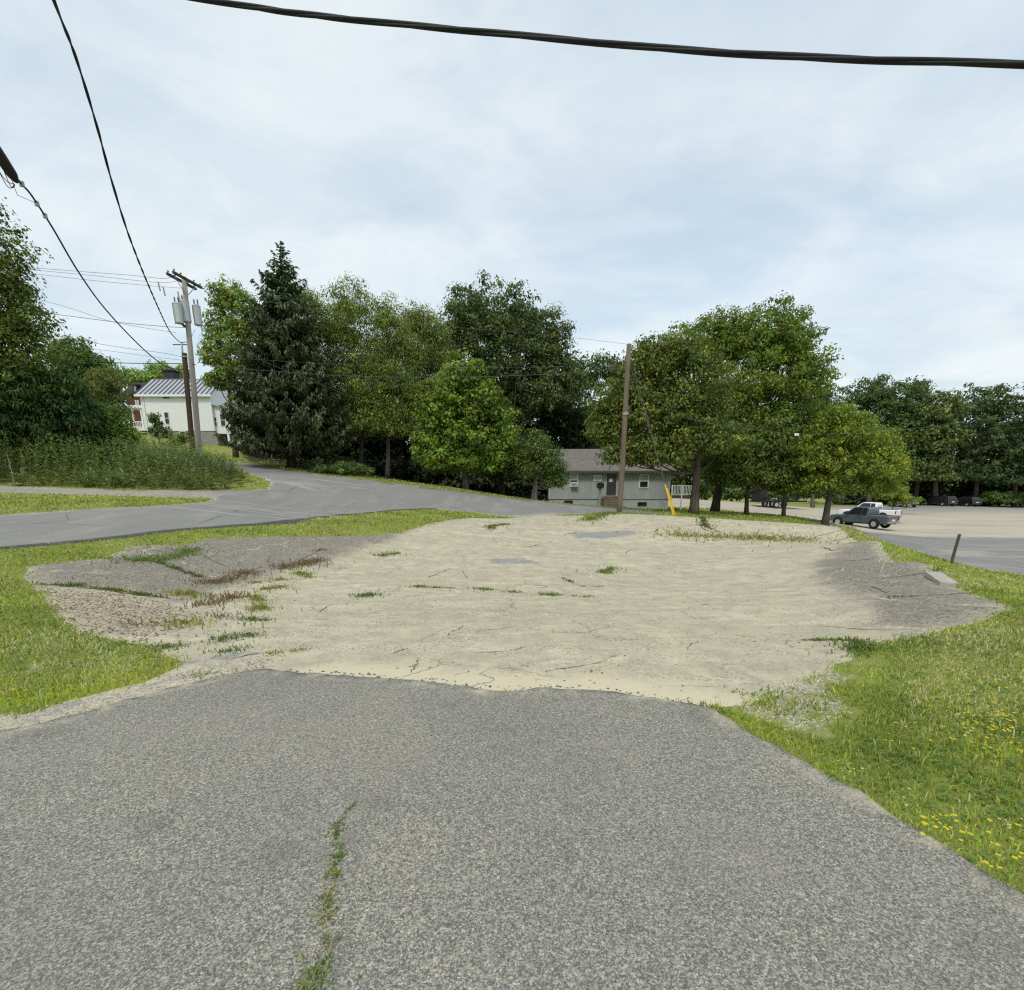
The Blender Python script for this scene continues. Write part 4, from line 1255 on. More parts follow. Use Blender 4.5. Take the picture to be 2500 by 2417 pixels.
def body_sections(prof, half, roll=.10):
    """prof: list of (x, z_low, z_high, width factor)"""
    out = []
    for x, zl, zh, wf in prof:
        h = half * wf
        out.append((x, [(-h * .96, zl), (-h, zl + .12), (-h, zh - roll * 1.6), (-h * .985, zh - roll * .6), (-h * .90, zh), (h * .90, zh), (h * .985, zh - roll * .6), (h, zh - roll * 1.6), (h, zl + .12), (h * .96, zl)]))
    return out
def pane(parent, pts, m=GLASS_D, name='window', t=.012):
    P = [Vector(p) for p in pts]
    nrm = (P[1] - P[0]).cross(P[2] - P[0]).normalized() * t
    n = len(P)
    return MB().add([p - nrm for p in P] + [p + nrm for p in P], [tuple(range(n - 1, -1, -1)), tuple(range(n, 2 * n))] + [(i, (i + 1) % n, n + (i + 1) % n, n + i) for i in range(n)]).build(name, m, parent)
LAMP_R = plain('red_lamp', (.35, .02, .015), .25, .5)
LAMP_W = plain('clear_lamp', (.55, .56, .56), .15, .5)
DARKTRIM = plain('dark_trim', (.02, .02, .021), .6, .3)
def arch(parent, x, y, r):
    k = MB()
    s = 1 if y > 0 else -1
    pts = [(x + (r + .07) * math.cos(a), y, .38 + (r + .07) * math.sin(a)) for a in np.linspace(-.15, math.pi + .15, 13)]
    k.tube(pts, .045, 6)
    k.build('wheel_arch', DARKTRIM, parent, smooth=True)
    MB().lathe([(r + .05, -.10 * s), (r + .05, .035 * s)], 20, (x, y - .0, .38), 'y').build('wheel_well', BLACKM, parent)
def pickup(name, label, loc, heading, col, cat='pickup truck', group=None):
    o = empty(name, loc, heading, label, cat, group)
    H = .92
    loft(body_sections([(-2.66, .50, 1.10, .93), (-2.58, .42, 1.14, .98), (-1.06, .40, 1.14, 1.0), (-1.0, .36, 1.06, 1.0), (.95, .36, 1.10, 1.0), (1.3, .38, 1.10, 1.0), (2.05, .40, 1.06, .985), (2.45, .42, .99, .94), (2.62, .48, .90, .84)], H), 'body', col, o, .025)
    MB().span((-2.5, -.70, 1.06), (-1.04, .70, 1.148)).build('bed_liner', DARKTRIM, o)
    h = .80
    def cs(x, zh, hw):
        return (x, [(-.90, 1.06), (-hw, zh - .06), (-hw * .93, zh), (hw * .93, zh), (hw, zh - .06), (.90, 1.06)])
    loft([cs(-.98, 1.62, .70), cs(-.84, 1.80, .70), cs(-.2, 1.84, .71), cs(.26, 1.82, .71), cs(.42, 1.76, .71), cs(1.25, 1.10, .80)], 'cab', col, o, .02)
    for s in (-1, 1):
        y1, y2 = s * .893, s * .728
        for q in ([(-.82, 1.14), (-.42, 1.14), (-.42, 1.73), (-.78, 1.71)], [(-.36, 1.14), (.88, 1.14), (.40, 1.68), (.26, 1.74), (-.36, 1.74)]):
            pane(o, [(x, y1 + (y2 - y1) * (z - 1.10) / .62 + s * .006, z) for x, z in q])
        wd = MB()
        for x in (-.40, .98):
            wd.span((x - .008, s * .925 - .004, .48), (x + .008, s * .925 + .004, 1.06))
        wd.span((-.40, s * .925 - .004, .47), (.98, s * .925 + .004, .485))
        d = wd.build('door_seam', DARKTRIM, o)
        MB().span((-.30, s * .93 - .02, .93), (-.10, s * .93 + .02, .97)).build('handle', DARKTRIM, o, bevel=.008)
        MB().box((.82, s * 1.03, 1.20), (.12, .20, .16)).build('mirror', DARKTRIM, o, bevel=.03)
        MB().span((-1.1, s * .91 - .05, .34), (1.1, s * .91 + .03, .42)).build('sill', DARKTRIM, o, bevel=.01)
        MB().span((2.40, s * .62 - .20, .78), (2.60, s * .62 + .20, .92)).build('headlight', LAMP_W, o, bevel=.03)
        MB().span((-2.70, s * .80 - .08, .74), (-2.58, s * .80 + .08, 1.04)).build('tail_light', LAMP_R, o, bevel=.02)
        for x in (1.62, -1.60):
            arch(o, x, s * .90, .39)
            wheel(o, x, s * .87, .385, .26)
    pane(o, [(1.19, -.74, 1.17), (1.19, .74, 1.17), (.52, .64, 1.68), (.52, -.64, 1.68)], name='windscreen', t=.016)
    pane(o, [(-.985, -.62, 1.18), (-.985, .62, 1.18), (-.95, .58, 1.58), (-.95, -.58, 1.58)], name='rear_window')
    MB().span((2.54, -.50, .60), (2.66, .50, .86)).build('grille', DARKTRIM, o, bevel=.02)
    MB().span((2.50, -.82, .40), (2.72, .82, .56)).build('bumper', DARKTRIM, o, bevel=.04)
    MB().span((-2.80, -.84, .46), (-2.62, .84, .62)).build('bumper', STEEL, o, bevel=.03)
    MB().span((-2.90, -.05, .40), (-2.6, .05, .47)).build('hitch', DARKTRIM, o)
    MB().span((-2.684, -.25, .66), (-2.668, .25, .80)).build('licence_plate', WHITE, o)
    return o
def wagon(name, label, loc, heading, col, cat, L=4.9, W=1.9, Ht=1.72, hood=1.0, tail=.15, group=None):
    o = empty(name, loc, heading, label, cat, group)
    H, a = W / 2, L / 2
    zb = 1.0 if Ht > 1.6 else .92
    loft(body_sections([(-a, .40, zb - .02, .92), (-a + .1, .30, zb + .02, .98), (-a + 1.0, .26, zb + .03, 1.0), (a - 1.4, .26, zb, 1.0), (a - .4, .30, zb - .1, .96), (a, .40, zb - .25, .84)], H), 'body', col, o, .03)
    def cs(x, zh, hw, zl=None):
        zl = zl or zb - .05
        return (x, [(-H * .97, zl), (-hw, zh - .07), (-hw * .9, zh), (hw * .9, zh), (hw, zh - .07), (H * .97, zl)])
    loft([cs(-a + tail * .4, zb + .03, H * .93), cs(-a + tail + .25, Ht - .08, H * .76), cs(-a + tail + .7, Ht, H * .78), cs(a - hood - 1.35, Ht - .01, H * .79), cs(a - hood - 1.0, Ht - .07, H * .79), cs(a - hood, zb + .02, H * .9)], 'cabin', col, o, .02)
    k = (Ht - zb) * .72
    for s in (-1, 1):
        y1, y2 = s * H * .955, s * H * .80
        for x0, x1, sl in ((-a + .62, -a + 1.5, .12), (-a + 1.58, -a + 2.55, 0), (-a + 2.63, a - hood - .38, -.5)):
            xe = x1 + (sl if sl < 0 else 0)
            pane(o, [(x0, y1 + s * .006, zb + .06), (x1, y1 + s * .006, zb + .06), (xe, y2 + s * .012, zb + .06 + k), (x0 + max(sl, 0), y2 + s * .012, zb + .06 + k)])
        MB().span((-a - .02, s * H * .86 - .09, zb - .22), (-a + .10, s * H * .86 + .07, zb + .04)).build('tail_light', LAMP_R, o, bevel=.02)
        MB().span((a - .22, s * H * .66 - .18, zb - .34), (a - .02, s * H * .66 + .16, zb - .2)).build('headlight', LAMP_W, o, bevel=.03)
        MB().box((a - hood - .35, s * (H + .10), zb + .12), (.1, .18, .13)).build('mirror', DARKTRIM, o, bevel=.03)
        for x in (a - .92, -a + .95):
            MB().lathe([(.40, -.1 * s), (.40, .012 * s)], 18, (x, s * H, .34), 'y').build('wheel_well', BLACKM, o)
            wheel(o, x, s * (H - .03), .345, .22)
    pane(o, [(-a + tail * .4 - .03, -H * .78, zb + .10), (-a + tail * .4 - .03, H * .78, zb + .10), (-a + tail + .16, H * .66, Ht - .16), (-a + tail + .16, -H * .66, Ht - .16)], name='rear_window', t=.03)
    pane(o, [(a - hood - .03, -H * .8, zb + .10), (a - hood - .03, H * .8, zb + .10), (a - hood - .92, H * .7, Ht - .12), (a - hood - .92, -H * .7, Ht - .12)], name='windscreen', t=.03)
    MB().span((-a - .05, -H * .9, .34), (-a + .12, H * .9, .56)).build('bumper', col if Ht > 1.7 else DARKTRIM, o, bevel=.04)
    MB().span((a - .12, -H * .84, .30), (a + .05, H * .84, .52)).build('bumper', DARKTRIM, o, bevel=.04)
    MB().span((-a - .018, -.26, .68), (-a - .003, .26, .80)).build('licence_plate', WHITE, o)
    return o
def park_at(u, v, Y):
    p = at(u, v, Y)
    return Vector((p.x, p.y, hz1(p.x, p.y) + .01))
BLUE = paint('blue_grey_paint', (.062, .086, .106), .25)
BLACKP = paint('black_car_paint', (.016, .016, .018), .25)
SILVER = paint('silver_car_paint', (.30, .30, .31), .3)
WHITEP = paint('white_car_paint', (.75, .76, .77), .3)
pickup('pickup_truck', 'blue-grey pickup parked behind the small maple', park_at(2103, 1276, 48), math.atan2(.90, -.44), BLUE)
pickup('pickup_truck', 'white pickup half hidden behind the blue-grey pickup', park_at(2118, 1260, 54.5), math.atan2(.80, -.6), WHITEP)
wagon('minivan', 'dark minivan in the middle of the far parked cars under the trees', park_at(2292, 1236, 94), math.atan2(.98, -.12), SILVER if False else BLACKP, 'minivan', 5.1, 1.98, 1.75, .95, .12)
wagon('parked_car', 'dark car with a pale rear window, rightmost of the far parked cars', park_at(2352, 1238, 94), math.atan2(.98, -.12), BLACKP, 'car', 4.7, 1.88, 1.70, 1.1, .22)
wagon('parked_car', 'silver car, leftmost of the far parked cars, near the light green bush', park_at(2205, 1233, 92), math.atan2(.98, -.16), SILVER, 'car', 4.5, 1.82, 1.48, 1.15, .55)
# utility trailer
tl = empty('utility_trailer', park_at(1905, 1240, 60), math.atan2(.1, 1.0), 'black tandem-axle flatbed trailer parked behind the maples', 'trailer')
MB().span((-3.2, -1.0, .62), (2.4, 1.0, .76)).build('deck', BLACKM, tl)
for s in (-1, 1):
    MB().span((-3.2, s * 1.0 - .03, .76), (2.4, s * 1.0 + .03, .80)).span((-3.2, s * 1.0 - .03, 1.1), (2.4, s * 1.0 + .03, 1.16)).build('side_rail', BLACKM, tl)
    for x in (-1.25, -.35):
        wheel(tl, x, s * 1.12, .36, .22)
    MB().tube([(x, s * 1.12, z) for x, z in ((-1.85, .62), (-1.65, .86), (-.8, .92), (.05, .86), (.25, .62))], .05, 6).build('fender', BLACKM, tl)
for x in np.linspace(-3.15, 2.35, 6):
    MB().span((x - .03, -1.02, .76), (x + .03, -.96, 1.1)).build('stake', BLACKM, tl)
MB().tube([(2.4, -.9, .66), (4.0, 0, .60), (4.5, 0, .58)], .06, 6).tube([(2.4, .9, .66), (4.0, 0, .60)], .06, 6).build('tongue', BLACKM, tl)
MB().tube([(3.9, 0, .02), (3.9, 0, .9)], .04, 8).build('jack', STEEL, tl)
MB().span((-3.1, -.9, .78), (-2.3, .9, 2.3)).build('ramp_gate', DARKTRIM, tl, bevel=.02)
# ------------------------------------------------------------ vegetation
def m_leaf(name='foliage', rough=.55, trans=.3):
    k = NM(name, rough, .25)
    c = k.attr('Col', 'Color')
    k.base(c)
    t = k.n('ShaderNodeBsdfTranslucent')
    k.t.links.new(k.mix(.5, c, k.mix(1.0, c, (1.6, 1.9, .8), 'MULTIPLY')), t.inputs['Color'])
    mx = k.n('ShaderNodeMixShader')
    mx.inputs[0].default_value = trans
    out = k.t.nodes['Material Output']
    k.t.links.new(k.b.outputs[0], mx.inputs[1])
    k.t.links.new(t.outputs[0], mx.inputs[2])
    k.t.links.new(mx.outputs[0], out.inputs['Surface'])
    return k.m
LEAF = m_leaf()
NEEDLE = m_leaf('spruce_needles', .6, .08)
GRASSM = m_leaf('grass_blades', .6, .4)
def m_bark(name, a, b, sc=9.0):
    k = NM(name, .95, .15)
    n = k.noise(sc, 6, .65, k.map((1, 1, .18)))
    k.base(k.ramp(n, [(.3, a), (.7, b)]))
    k.bump(n, .8, .05)
    return k.m
BARK = m_bark('grey_brown_bark', (.055, .045, .034), (.17, .145, .115))
BARK_D = m_bark('dark_bark', (.025, .02, .016), (.085, .07, .055))

def unit(a):
    return a / np.maximum(np.linalg.norm(a, axis=-1, keepdims=True), 1e-9)
def sphere(n, rg):
    return unit(rg.normal(size=(n, 3)))
def leaf_quads(P, N, D, L, Wd, fold=.25):
    """one pointed, slightly folded leaf per row"""
    S = unit(np.cross(D, N))
    D = unit(np.cross(N, S))
    L, Wd = L[:, None], Wd[:, None]
    a = P - D * L * .5
    b = P + S * Wd * .5 + N * L * .06 - D * L * .05
    c = P + D * L * .5 - N * L * fold * .5
    d = P - S * Wd * .5 + N * L * .06 - D * L * .05
    V = np.stack([a, b, c, d], 1).reshape(-1, 3)
    F = np.arange(len(P) * 4).reshape(-1, 4)
    return V, F
def clump_leaves(C, cr, per, size, base, rg, flat=.65, vary=.3, hue=.12, wr=.6, droop=.35, up=.55):
    """leaves spread through clumps C (n,3) of radius cr (n)"""
    n = len(C)
    idx = np.repeat(np.arange(n), per)
    m = len(idx)
    d = sphere(m, rg)
    r = rg.random(m) ** .45
    off = d * (r * cr[idx])[:, None]
    off[:, 2] *= flat
    P = C[idx] + off
    N = unit(d * .85 + np.array([0, 0, up]) + rg.normal(size=(m, 3)) * .32)
    D = unit(d * np.array([1, 1, .3]) + rg.normal(size=(m, 3)) * .5 - np.array([0, 0, droop]))
    L = size * (.65 + .7 * rg.random(m))
    ck = 1 + vary * rg.normal(size=n)
    hk = hue * rg.normal(size=n)
    k = np.clip(ck[idx] * (1 + .11 * rg.normal(size=m)), .35, 2.2)
    h = hk[idx] + .07 * rg.normal(size=m)
    col = np.array(base)[None] * np.array([2.15, 2.0, 1.5]) * k[:, None] * np.stack([1 + h * 1.3, 1 + h * .35, 1 - np.clip(h, -.1, 1) * .8], 1)
    V, F = leaf_quads(P, N, D, L, L * wr)
    return V, F, np.repeat(np.clip(col, .004, .6), 4, axis=0)
def limb_path(a, b, rg, bend=.15, n=6, lift=.25):
    a, b = np.array(a, float), np.array(b, float)
    L = np.linalg.norm(b - a)
    o = rg.normal(size=3) * bend * L * .5
    t = np.linspace(0, 1, n)[:, None]
    return a + (b - a) * t + np.sin(t * math.pi) * (o + np.array([0, 0, -lift * L * .35]))
def lobes_px(lobes, Y, deep=.85):
    out = []
    for l in lobes:
        u, v, ru, rv = l[:4]
        dy = l[4] if len(l) > 4 else 0.0
        c = at(u, v, Y + dy)
        s = (Y + dy) / F_PX
        out.append((np.array(c), np.array([ru * s, ru * s * deep, rv * s])))
    return out
def tree(name, label, base, Y, lobes, cat='tree', group=None, leaf=.24, per=26, cr=.75, color=(.07, .115, .028), n_leaf=30000, trunk_r=.22,
         trunks=None, seed=0, vary=.3, hue=.12, flat=.65, wr=.6, droop=.35, up=.55, bark=None, limbs=16, inner=.22, shell=.35, deep=.85, jag=.18, top=.45, lean=0.0, tipk=.5):
    """base: (u, v) where the trunk meets the ground at Y"""
    rg = np.random.default_rng(seed + 100)
    n_leaf, leaf, per = int(n_leaf * 1.15), leaf * .86, int(per * 1.15)
    bx, by = at(base[0], base[1], Y)[:2]
    bz = hz1(bx, by)
    o = empty(name, (bx, by, bz), 0, label, cat, group)
    O = np.array([bx, by, bz])
    LB = lobes_px(lobes, Y, deep)
    area = np.array([(r[0] * r[1] * r[2]) ** (2 / 3) for _, r in LB])
    n_cl = max(6, int(n_leaf / per))
    Cs, Rs, LI = [], [], []
    for i, ((c, r), w) in enumerate(zip(LB, area / area.sum())):
        n = max(3, int(n_cl * w))
        d = sphere(n, rg)
        d[:, 2] = np.where(d[:, 2] < -.55, d[:, 2] * .4, d[:, 2])
        ph = rg.random(6) * 6.28
        bump = 1 + jag * (np.sin(d[:, 0] * 5 + ph[0]) * np.sin(d[:, 1] * 5 + ph[1]) + np.sin(d[:, 2] * 6 + ph[2] + d[:, 0] * 4) * .6) + rg.normal(size=n) * jag * .35
        bump = np.clip(bump, .6, 1.0 + jag * .55)
        rad = 1 - shell * rg.random(n) ** 1.3
        innr = rg.random(n) < inner
        rad[innr] *= rg.uniform(.35, .8, innr.sum())
        Cs.append(c + d * r * (rad * bump)[:, None])
        Rs.append(cr * (.55 + .8 * rg.random(n)) * np.where(innr, 1.2, 1))
        LI += [i] * n
    C, CR, LI = np.concatenate(Cs), np.concatenate(Rs), np.array(LI)
    ok = C[:, 2] > bz + .25
    C, CR, LI = C[ok], CR[ok], LI[ok]
    V, F, K = clump_leaves(C, CR, per, leaf, color, rg, flat, vary, hue, wr, droop, up)
    np_mesh('crown', V - O, F, LEAF, o, col=K)
    # trunk(s) and limbs
    cen = np.average([c for c, _ in LB], axis=0, weights=area)
    topz = max(c[2] for c, r in LB)
    hgt = bz + (topz - bz) * (top + .35)
    tr = MB()
    bark = bark or BARK
    trunk_tips = []
    for j, (dx, rr) in enumerate(trunks or [(0.0, trunk_r)]):
        b0 = np.array([bx + dx, by + rg.normal() * .1 * (j > 0), bz - .15])
        tip = np.array([cen[0] * tipk + bx * (1 - tipk) + dx * 1.2, cen[1], hgt])
        p = limb_path(b0, tip, rg, .05, 9, 0)
        p[:, 0] += lean * np.sin(np.linspace(0, math.pi, 9))
        rad = [rr * k for k in (1.45, 1.08, .95, .86, .75, .62, .48, .33, .18)]
        tr.tube([q - O for q in p], rad, 9)
        trunk_tips.append((p, rad))
    tr.build('trunk', bark, o, smooth=True)
    bl = MB()
    pick = rg.choice(len(C), min(limbs, len(C)), replace=False)
    for i in pick:
        p, rad = trunk_tips[rg.integers(len(trunk_tips))]
        k = int(np.clip(2 + (C[i][2] - bz) / max(hgt - bz, 1) * 5 * rg.uniform(.5, 1), 2, 7))
        q = limb_path(p[k], C[i], rg, .16, 6, .3)
        r0 = rad[k] * rg.uniform(.32, .5)
        bl.tube([a - O for a in q], list(np.linspace(r0, .018, 6)), 6)
        for _ in range(3):
            j = LI == LI[i]
            e = C[j][rg.integers(j.sum())]
            if np.linalg.norm(e - q[3]) < 3.0:
                bl.tube([a - O for a in limb_path(q[3], e, rg, .15, 4, .1)], list(np.linspace(r0 * .45, .012, 4)), 5)
    b = bl.build('branches', bark, o, smooth=True)
    b['kind'] = 'stuff'
    return o

def spruce(label, base, Y, apex_v, half_px, seed=3):
    rg = np.random.default_rng(seed)
    bx, by = at(base[0], base[1], Y)[:2]
    bz = hz1(bx, by)
    H = at(base[0], apex_v, Y)[2] - bz
    axu = at(683, apex_v, Y)[0]
    O = np.array([bx, by, bz])
    o = empty('spruce_tree', (bx, by, bz), 0, label, 'tree')
    RB = half_px * Y / F_PX
    tr = MB()
    def ax(z):
        return np.array([(axu - bx) * (z / H) ** 1.3, 0, z])
    tr.tube([ax(z) - np.array([0, 0, .2 if z == 0 else 0]) for z in np.linspace(0, H * .985, 12)], list(np.linspace(.34, .02, 12)), 9)
    tr.build('trunk', BARK_D, o, smooth=True)
    P, N, D, L, W, K = [], [], [], [], [], []
    bl = MB()
    z = H * .985
    while z > H * .115:
        t = 1 - z / H
        nb = int(5 + 5 * min(1, t * 3))
        for _ in range(nb):
            a = rg.uniform(0, 2 * math.pi)
            ln = RB * (min(1.0, t * 1.18) ** .86) * rg.uniform(.62, 1.08) + .12
            if t < .35: ln *= rg.uniform(.7, 1.2)
            if t > .82: ln *= 1.0 - (t - .82) * 2.2
            ln = max(ln, .15)
            dirv = np.array([math.cos(a), math.sin(a), 0])
            side = np.array([-dirv[1], dirv[0], 0])
            s0 = ax(z)
            upk = .45 if t < .22 else (.16 if t < .75 else .26)
            k = max(4, int(ln * 26 * (.55 + .45 * (ln > 1))))
            s = rg.random(k) ** .75
            drop = -ln * (.20 + .25 * t) * np.sin(s * math.pi * .62) + ln * upk * s + .16 * ln * s ** 3
            pts = s0 + dirv * (ln * s)[:, None] + np.stack([0 * s, 0 * s, drop], 1)
            lat = rg.normal(size=k) * (.06 + .30 * s * (1.15 - s)) * min(1.2, ln)
            pts = pts + side * lat[:, None]
            hang = rg.uniform(.1, .48, k) * min(1.0, .3 + ln / 3)
            pts[:, 2] -= hang * .45
            P.append(pts)
            D.append(np.stack([dirv[0] * .45 + side[0] * np.sign(lat) * .35, dirv[1] * .45 + side[1] * np.sign(lat) * .35, -.25 - hang * 1.6 + (.6 if t < .12 else 0)], 1))
            N.append(np.tile(dirv * .25 + np.array([0, 0, .65]), (k, 1)) + rg.normal(size=(k, 3)) * .45)
            L.append(rg.uniform(.26, .55, k) * (.45 + .55 * min(1, ln / 1.5)))
            W.append(rg.uniform(.09, .17, k))
            g = rg.uniform(.7, 1.3) * (1 + .5 * (s - .6)) * rg.uniform(.75, 1.25, k)
            K.append(np.array([.088, .105, .050])[None] * g[:, None] * (np.array([1, 1.0, .95]) if t > .3 else np.array([.85, 1.05, .95])))
            if ln > .8 and rg.random() < .5:
                ss = np.linspace(0, .85, 5)
                dd = -ln * (.20 + .25 * t) * np.sin(ss * math.pi * .62) + ln * upk * ss + .16 * ln * ss ** 3
                bl.tube([s0 + dirv * ln * q + np.array([0, 0, e]) for q, e in zip(ss, dd)], list(np.linspace(.045, .012, 5)), 5)
        z -= H * (.0085 + .006 * rg.random())
    P, N, D, L, W, K = [np.concatenate(q) for q in (P, N, D, L, W, K)]
    V, F = leaf_quads(P, unit(N), unit(D), L, W, .15)
    np_mesh('crown', V, F, NEEDLE, o, col=np.repeat(np.clip(K, .004, .4), 4, axis=0))
    b = bl.build('branches', BARK_D, o, smooth=True)
    b['kind'] = 'stuff'
    return o

G1, G2, G3, G4 = 'locust trees behind the road', 'maples beside the grey house', 'trees beyond the parking lot', 'shrubs in the thicket behind the weeds'
# left side
tree('maple_tree', 'tall dark maple cut by the left edge of the picture', (-70, 1120), 27, [(-45, 640, 100, 130), (-25, 760, 112, 120), (15, 880, 105, 100), (-110, 860, 150, 200), (-40, 980, 110, 90)],
     n_leaf=42000, leaf=.19, cr=.6, color=(.060, .086, .024), seed=1, trunk_r=.32, vary=.32)
tree('leafy_tree', 'mid-green tree rising behind the dark sumac thicket, left of the far houses', (215, 1075), 46, [(200, 900, 62, 58), (165, 865, 36, 42), (250, 935, 45, 55), (215, 990, 70, 60)],
     n_leaf=16000, leaf=.27, cr=.65, color=(.058, .095, .030), seed=2)
tree('leafy_shrub', 'olive-green rounded shrub behind the thicket, beside the red brick building', (250, 1085), 37, [(245, 985, 58, 62), (255, 935, 34, 32), (235, 1040, 60, 45)],
     cat='shrub', n_leaf=13000, leaf=.2, cr=.45, color=(.085, .105, .040), seed=3, trunk_r=.1, droop=-.3, up=.2, wr=.35)
for i, (lab, bs, Y, lb, colr) in enumerate([
        ('large dark sumac mass at the left edge behind the weeds', (30, 1110), 27, [(20, 1020, 100, 85), (70, 955, 70, 55), (-30, 1070, 90, 60)], (.040, .068, .030)),
        ('dark sumac with drooping fronds in the middle of the thicket', (150, 1110), 28, [(140, 960, 58, 50), (150, 1020, 70, 60), (120, 1075, 80, 50)], (.042, .075, .034)),
        ('low dark sumac in front of the olive shrub', (205, 1112), 29, [(205, 1040, 50, 50), (190, 1085, 60, 35)], (.046, .080, .032))]):
    tree('sumac_shrub', lab, bs, Y, lb, cat='shrub', group=G4, n_leaf=15000, leaf=.26, per=34, cr=.5, color=colr, seed=10 + i, trunk_r=.09, wr=.26, droop=.75, flat=.5, up=.7, limbs=10, vary=.25)
tree('leafy_shrub', 'bright green bush at the right end of the thicket, by the lawn', (265, 1112), 30, [(255, 1045, 55, 48), (300, 1072, 38, 30), (240, 1085, 60, 32)],
     cat='shrub', n_leaf=12000, leaf=.17, cr=.4, color=(.085, .135, .030), seed=14, trunk_r=.07, limbs=8, vary=.3)
tree('flowering_shrub', 'pale flowering shrub behind the weeds, below the bright bush', (305, 1105), 31, [(290, 1088, 45, 13)], cat='shrub', n_leaf=1500, leaf=.15, cr=.2, color=(.36, .40, .34), seed=15, trunk_r=.04, limbs=3)
for i, (lab, bs, lb) in enumerate([('far pale green tree left of the brick building tower', (330, 1010), [(315, 925, 38, 22), (355, 930, 32, 22)]),
                                   ('far pale green tree behind the brick building tower', (400, 1010), [(392, 915, 34, 26), (440, 925, 30, 28)])]):
    tree('far_tree', lab, bs, 135, lb, n_leaf=3500, leaf=.75, cr=1.5, color=(.12, .17, .065), seed=17 + i, limbs=5)
tree('rhododendron_shrub', 'conical dark shrub against the white house wall', (388, 1078), 62, [(388, 1050, 20, 22), (375, 1022, 9, 14), (398, 1060, 18, 12)], cat='shrub', n_leaf=2800, leaf=.3, cr=.45, color=(.055, .078, .036), seed=20, trunk_r=.07, limbs=5)
tree('leafy_shrub', 'low green shrub along the white house foundation', (452, 1085), 60, [(450, 1072, 24, 12), (432, 1078, 20, 9)], cat='shrub', n_leaf=1500, leaf=.26, cr=.35, color=(.08, .115, .034), seed=21, trunk_r=.05, limbs=3)
# the row behind the road
tree('poplar_tree', 'pale green poplar standing behind the spruce', (575, 1105), 52, [(553, 735, 38, 42), (535, 800, 30, 40), (590, 780, 45, 70), (520, 865, 24, 45), (575, 880, 55, 75), (540, 930, 34, 30), (590, 960, 30, 40)],
     n_leaf=15000, leaf=.30, cr=.6, color=(.105, .145, .046), seed=22, flat=.8, vary=.25, jag=.28)
spruce('tall dark spruce with drooping boughs beside the side road', (713, 1143), 40, 585, 152)
loc = [('feathery locust right of the spruce top', (800, 1165), 43, [(745, 745, 44, 38), (770, 800, 68, 65), (750, 880, 72, 75), (790, 940, 80, 70), (760, 1030, 95, 75)]),
       ('feathery locust with the second pale top right of the spruce', (880, 1172), 45, [(850, 745, 58, 48), (840, 810, 60, 50), (870, 880, 90, 80), (880, 980, 90, 80)]),
       ('feathery locust with a narrow pale top in mid-row', (946, 1176), 44, [(942, 775, 40, 44), (960, 840, 62, 60), (950, 930, 85, 75), (930, 1030, 95, 60)]),
       ('thin-crowned locust next to the big oak', (1010, 1180), 47, [(1010, 790, 42, 40), (1055, 815, 45, 42), (1035, 880, 70, 60), (1050, 970, 65, 80)])]
for i, (lab, bs, Y, lb) in enumerate(loc):
    tree('locust_tree', lab, bs, Y, lb, group=G1, n_leaf=30000, leaf=.21, per=24, cr=.66, color=[(.082, .112, .034), (.090, .122, .038), (.095, .127, .038), (.088, .118, .042)][i], seed=30 + i, flat=.7, wr=.42, droop=.6, vary=.34, jag=.3, shell=.5, trunk_r=.17, bark=BARK)
tree('oak_tree', 'big dark oak towering behind the bright maple', (1245, 1195), 52, [(1210, 785, 95, 80), (1130, 778, 48, 60), (1300, 810, 65, 65), (1340, 860, 58, 60), (1230, 880, 130, 90), (1100, 850, 40, 55), (1330, 960, 95, 70), (1210, 990, 120, 80), (1390, 920, 38, 50)],
     n_leaf=56000, leaf=.30, per=28, cr=.8, color=(.050, .072, .031), seed=40, trunk_r=.42, vary=.28, jag=.26, limbs=40, hue=.08, top=.3)
tree('maple_tree', 'bright green maple with a full rounded crown at the roadside', (1137, 1207), 36, [(1125, 930, 58, 55), (1090, 1000, 70, 62), (1175, 990, 65, 70), (1060, 1075, 55, 50), (1140, 1080, 95, 60), (1210, 1075, 50, 55), (1130, 1130, 90, 34), (1050, 1118, 42, 34), (1212, 1120, 42, 36)],
     n_leaf=40000, leaf=.25, per=34, cr=.62, color=(.076, .116, .022), seed=41, trunk_r=.2, wr=.72, vary=.34, flat=.5, hue=.1, droop=.5, jag=.28, shell=.5)
tree('leafy_tree', 'dark understorey tree between the bright maple and the small forked tree', (1228, 1200), 41, [(1240, 1100, 55, 55), (1215, 1145, 50, 35)], n_leaf=9000, leaf=.22, cr=.55, color=(.045, .068, .026), seed=42, trunk_r=.2, bark=BARK_D)
tree('crabapple_tree', 'small forked tree beside the left end of the grey house', (1302, 1216), 36.5, [(1312, 1095, 32, 40), (1340, 1135, 40, 42), (1285, 1150, 26, 35), (1355, 1175, 26, 24)],
     n_leaf=11000, leaf=.15, cr=.4, color=(.060, .092, .032), seed=43, trunks=[(-.12, .10), (.16, .12)], limbs=18, vary=.28)
for i, (lab, bs, Y, lb) in enumerate([('dark tree behind the grey house roof, left of the bare pole', (1420, 1200), 58, [(1425, 925, 45, 45), (1400, 1000, 60, 60), (1420, 1070, 80, 60)]),
                                      ('dark tree behind the grey house roof, right of the bare pole', (1500, 1200), 60, [(1480, 905, 45, 42), (1520, 960, 60, 60), (1500, 1050, 90, 70)]),
                                      ('dark tree filling the gap behind the big maples', (1990, 1200), 72, [(1995, 985, 45, 45), (2000, 1060, 60, 80)])]):
    tree('background_tree', lab, bs, Y, lb, n_leaf=10000, leaf=.34, cr=.85, color=(.040, .068, .030), seed=45 + i)
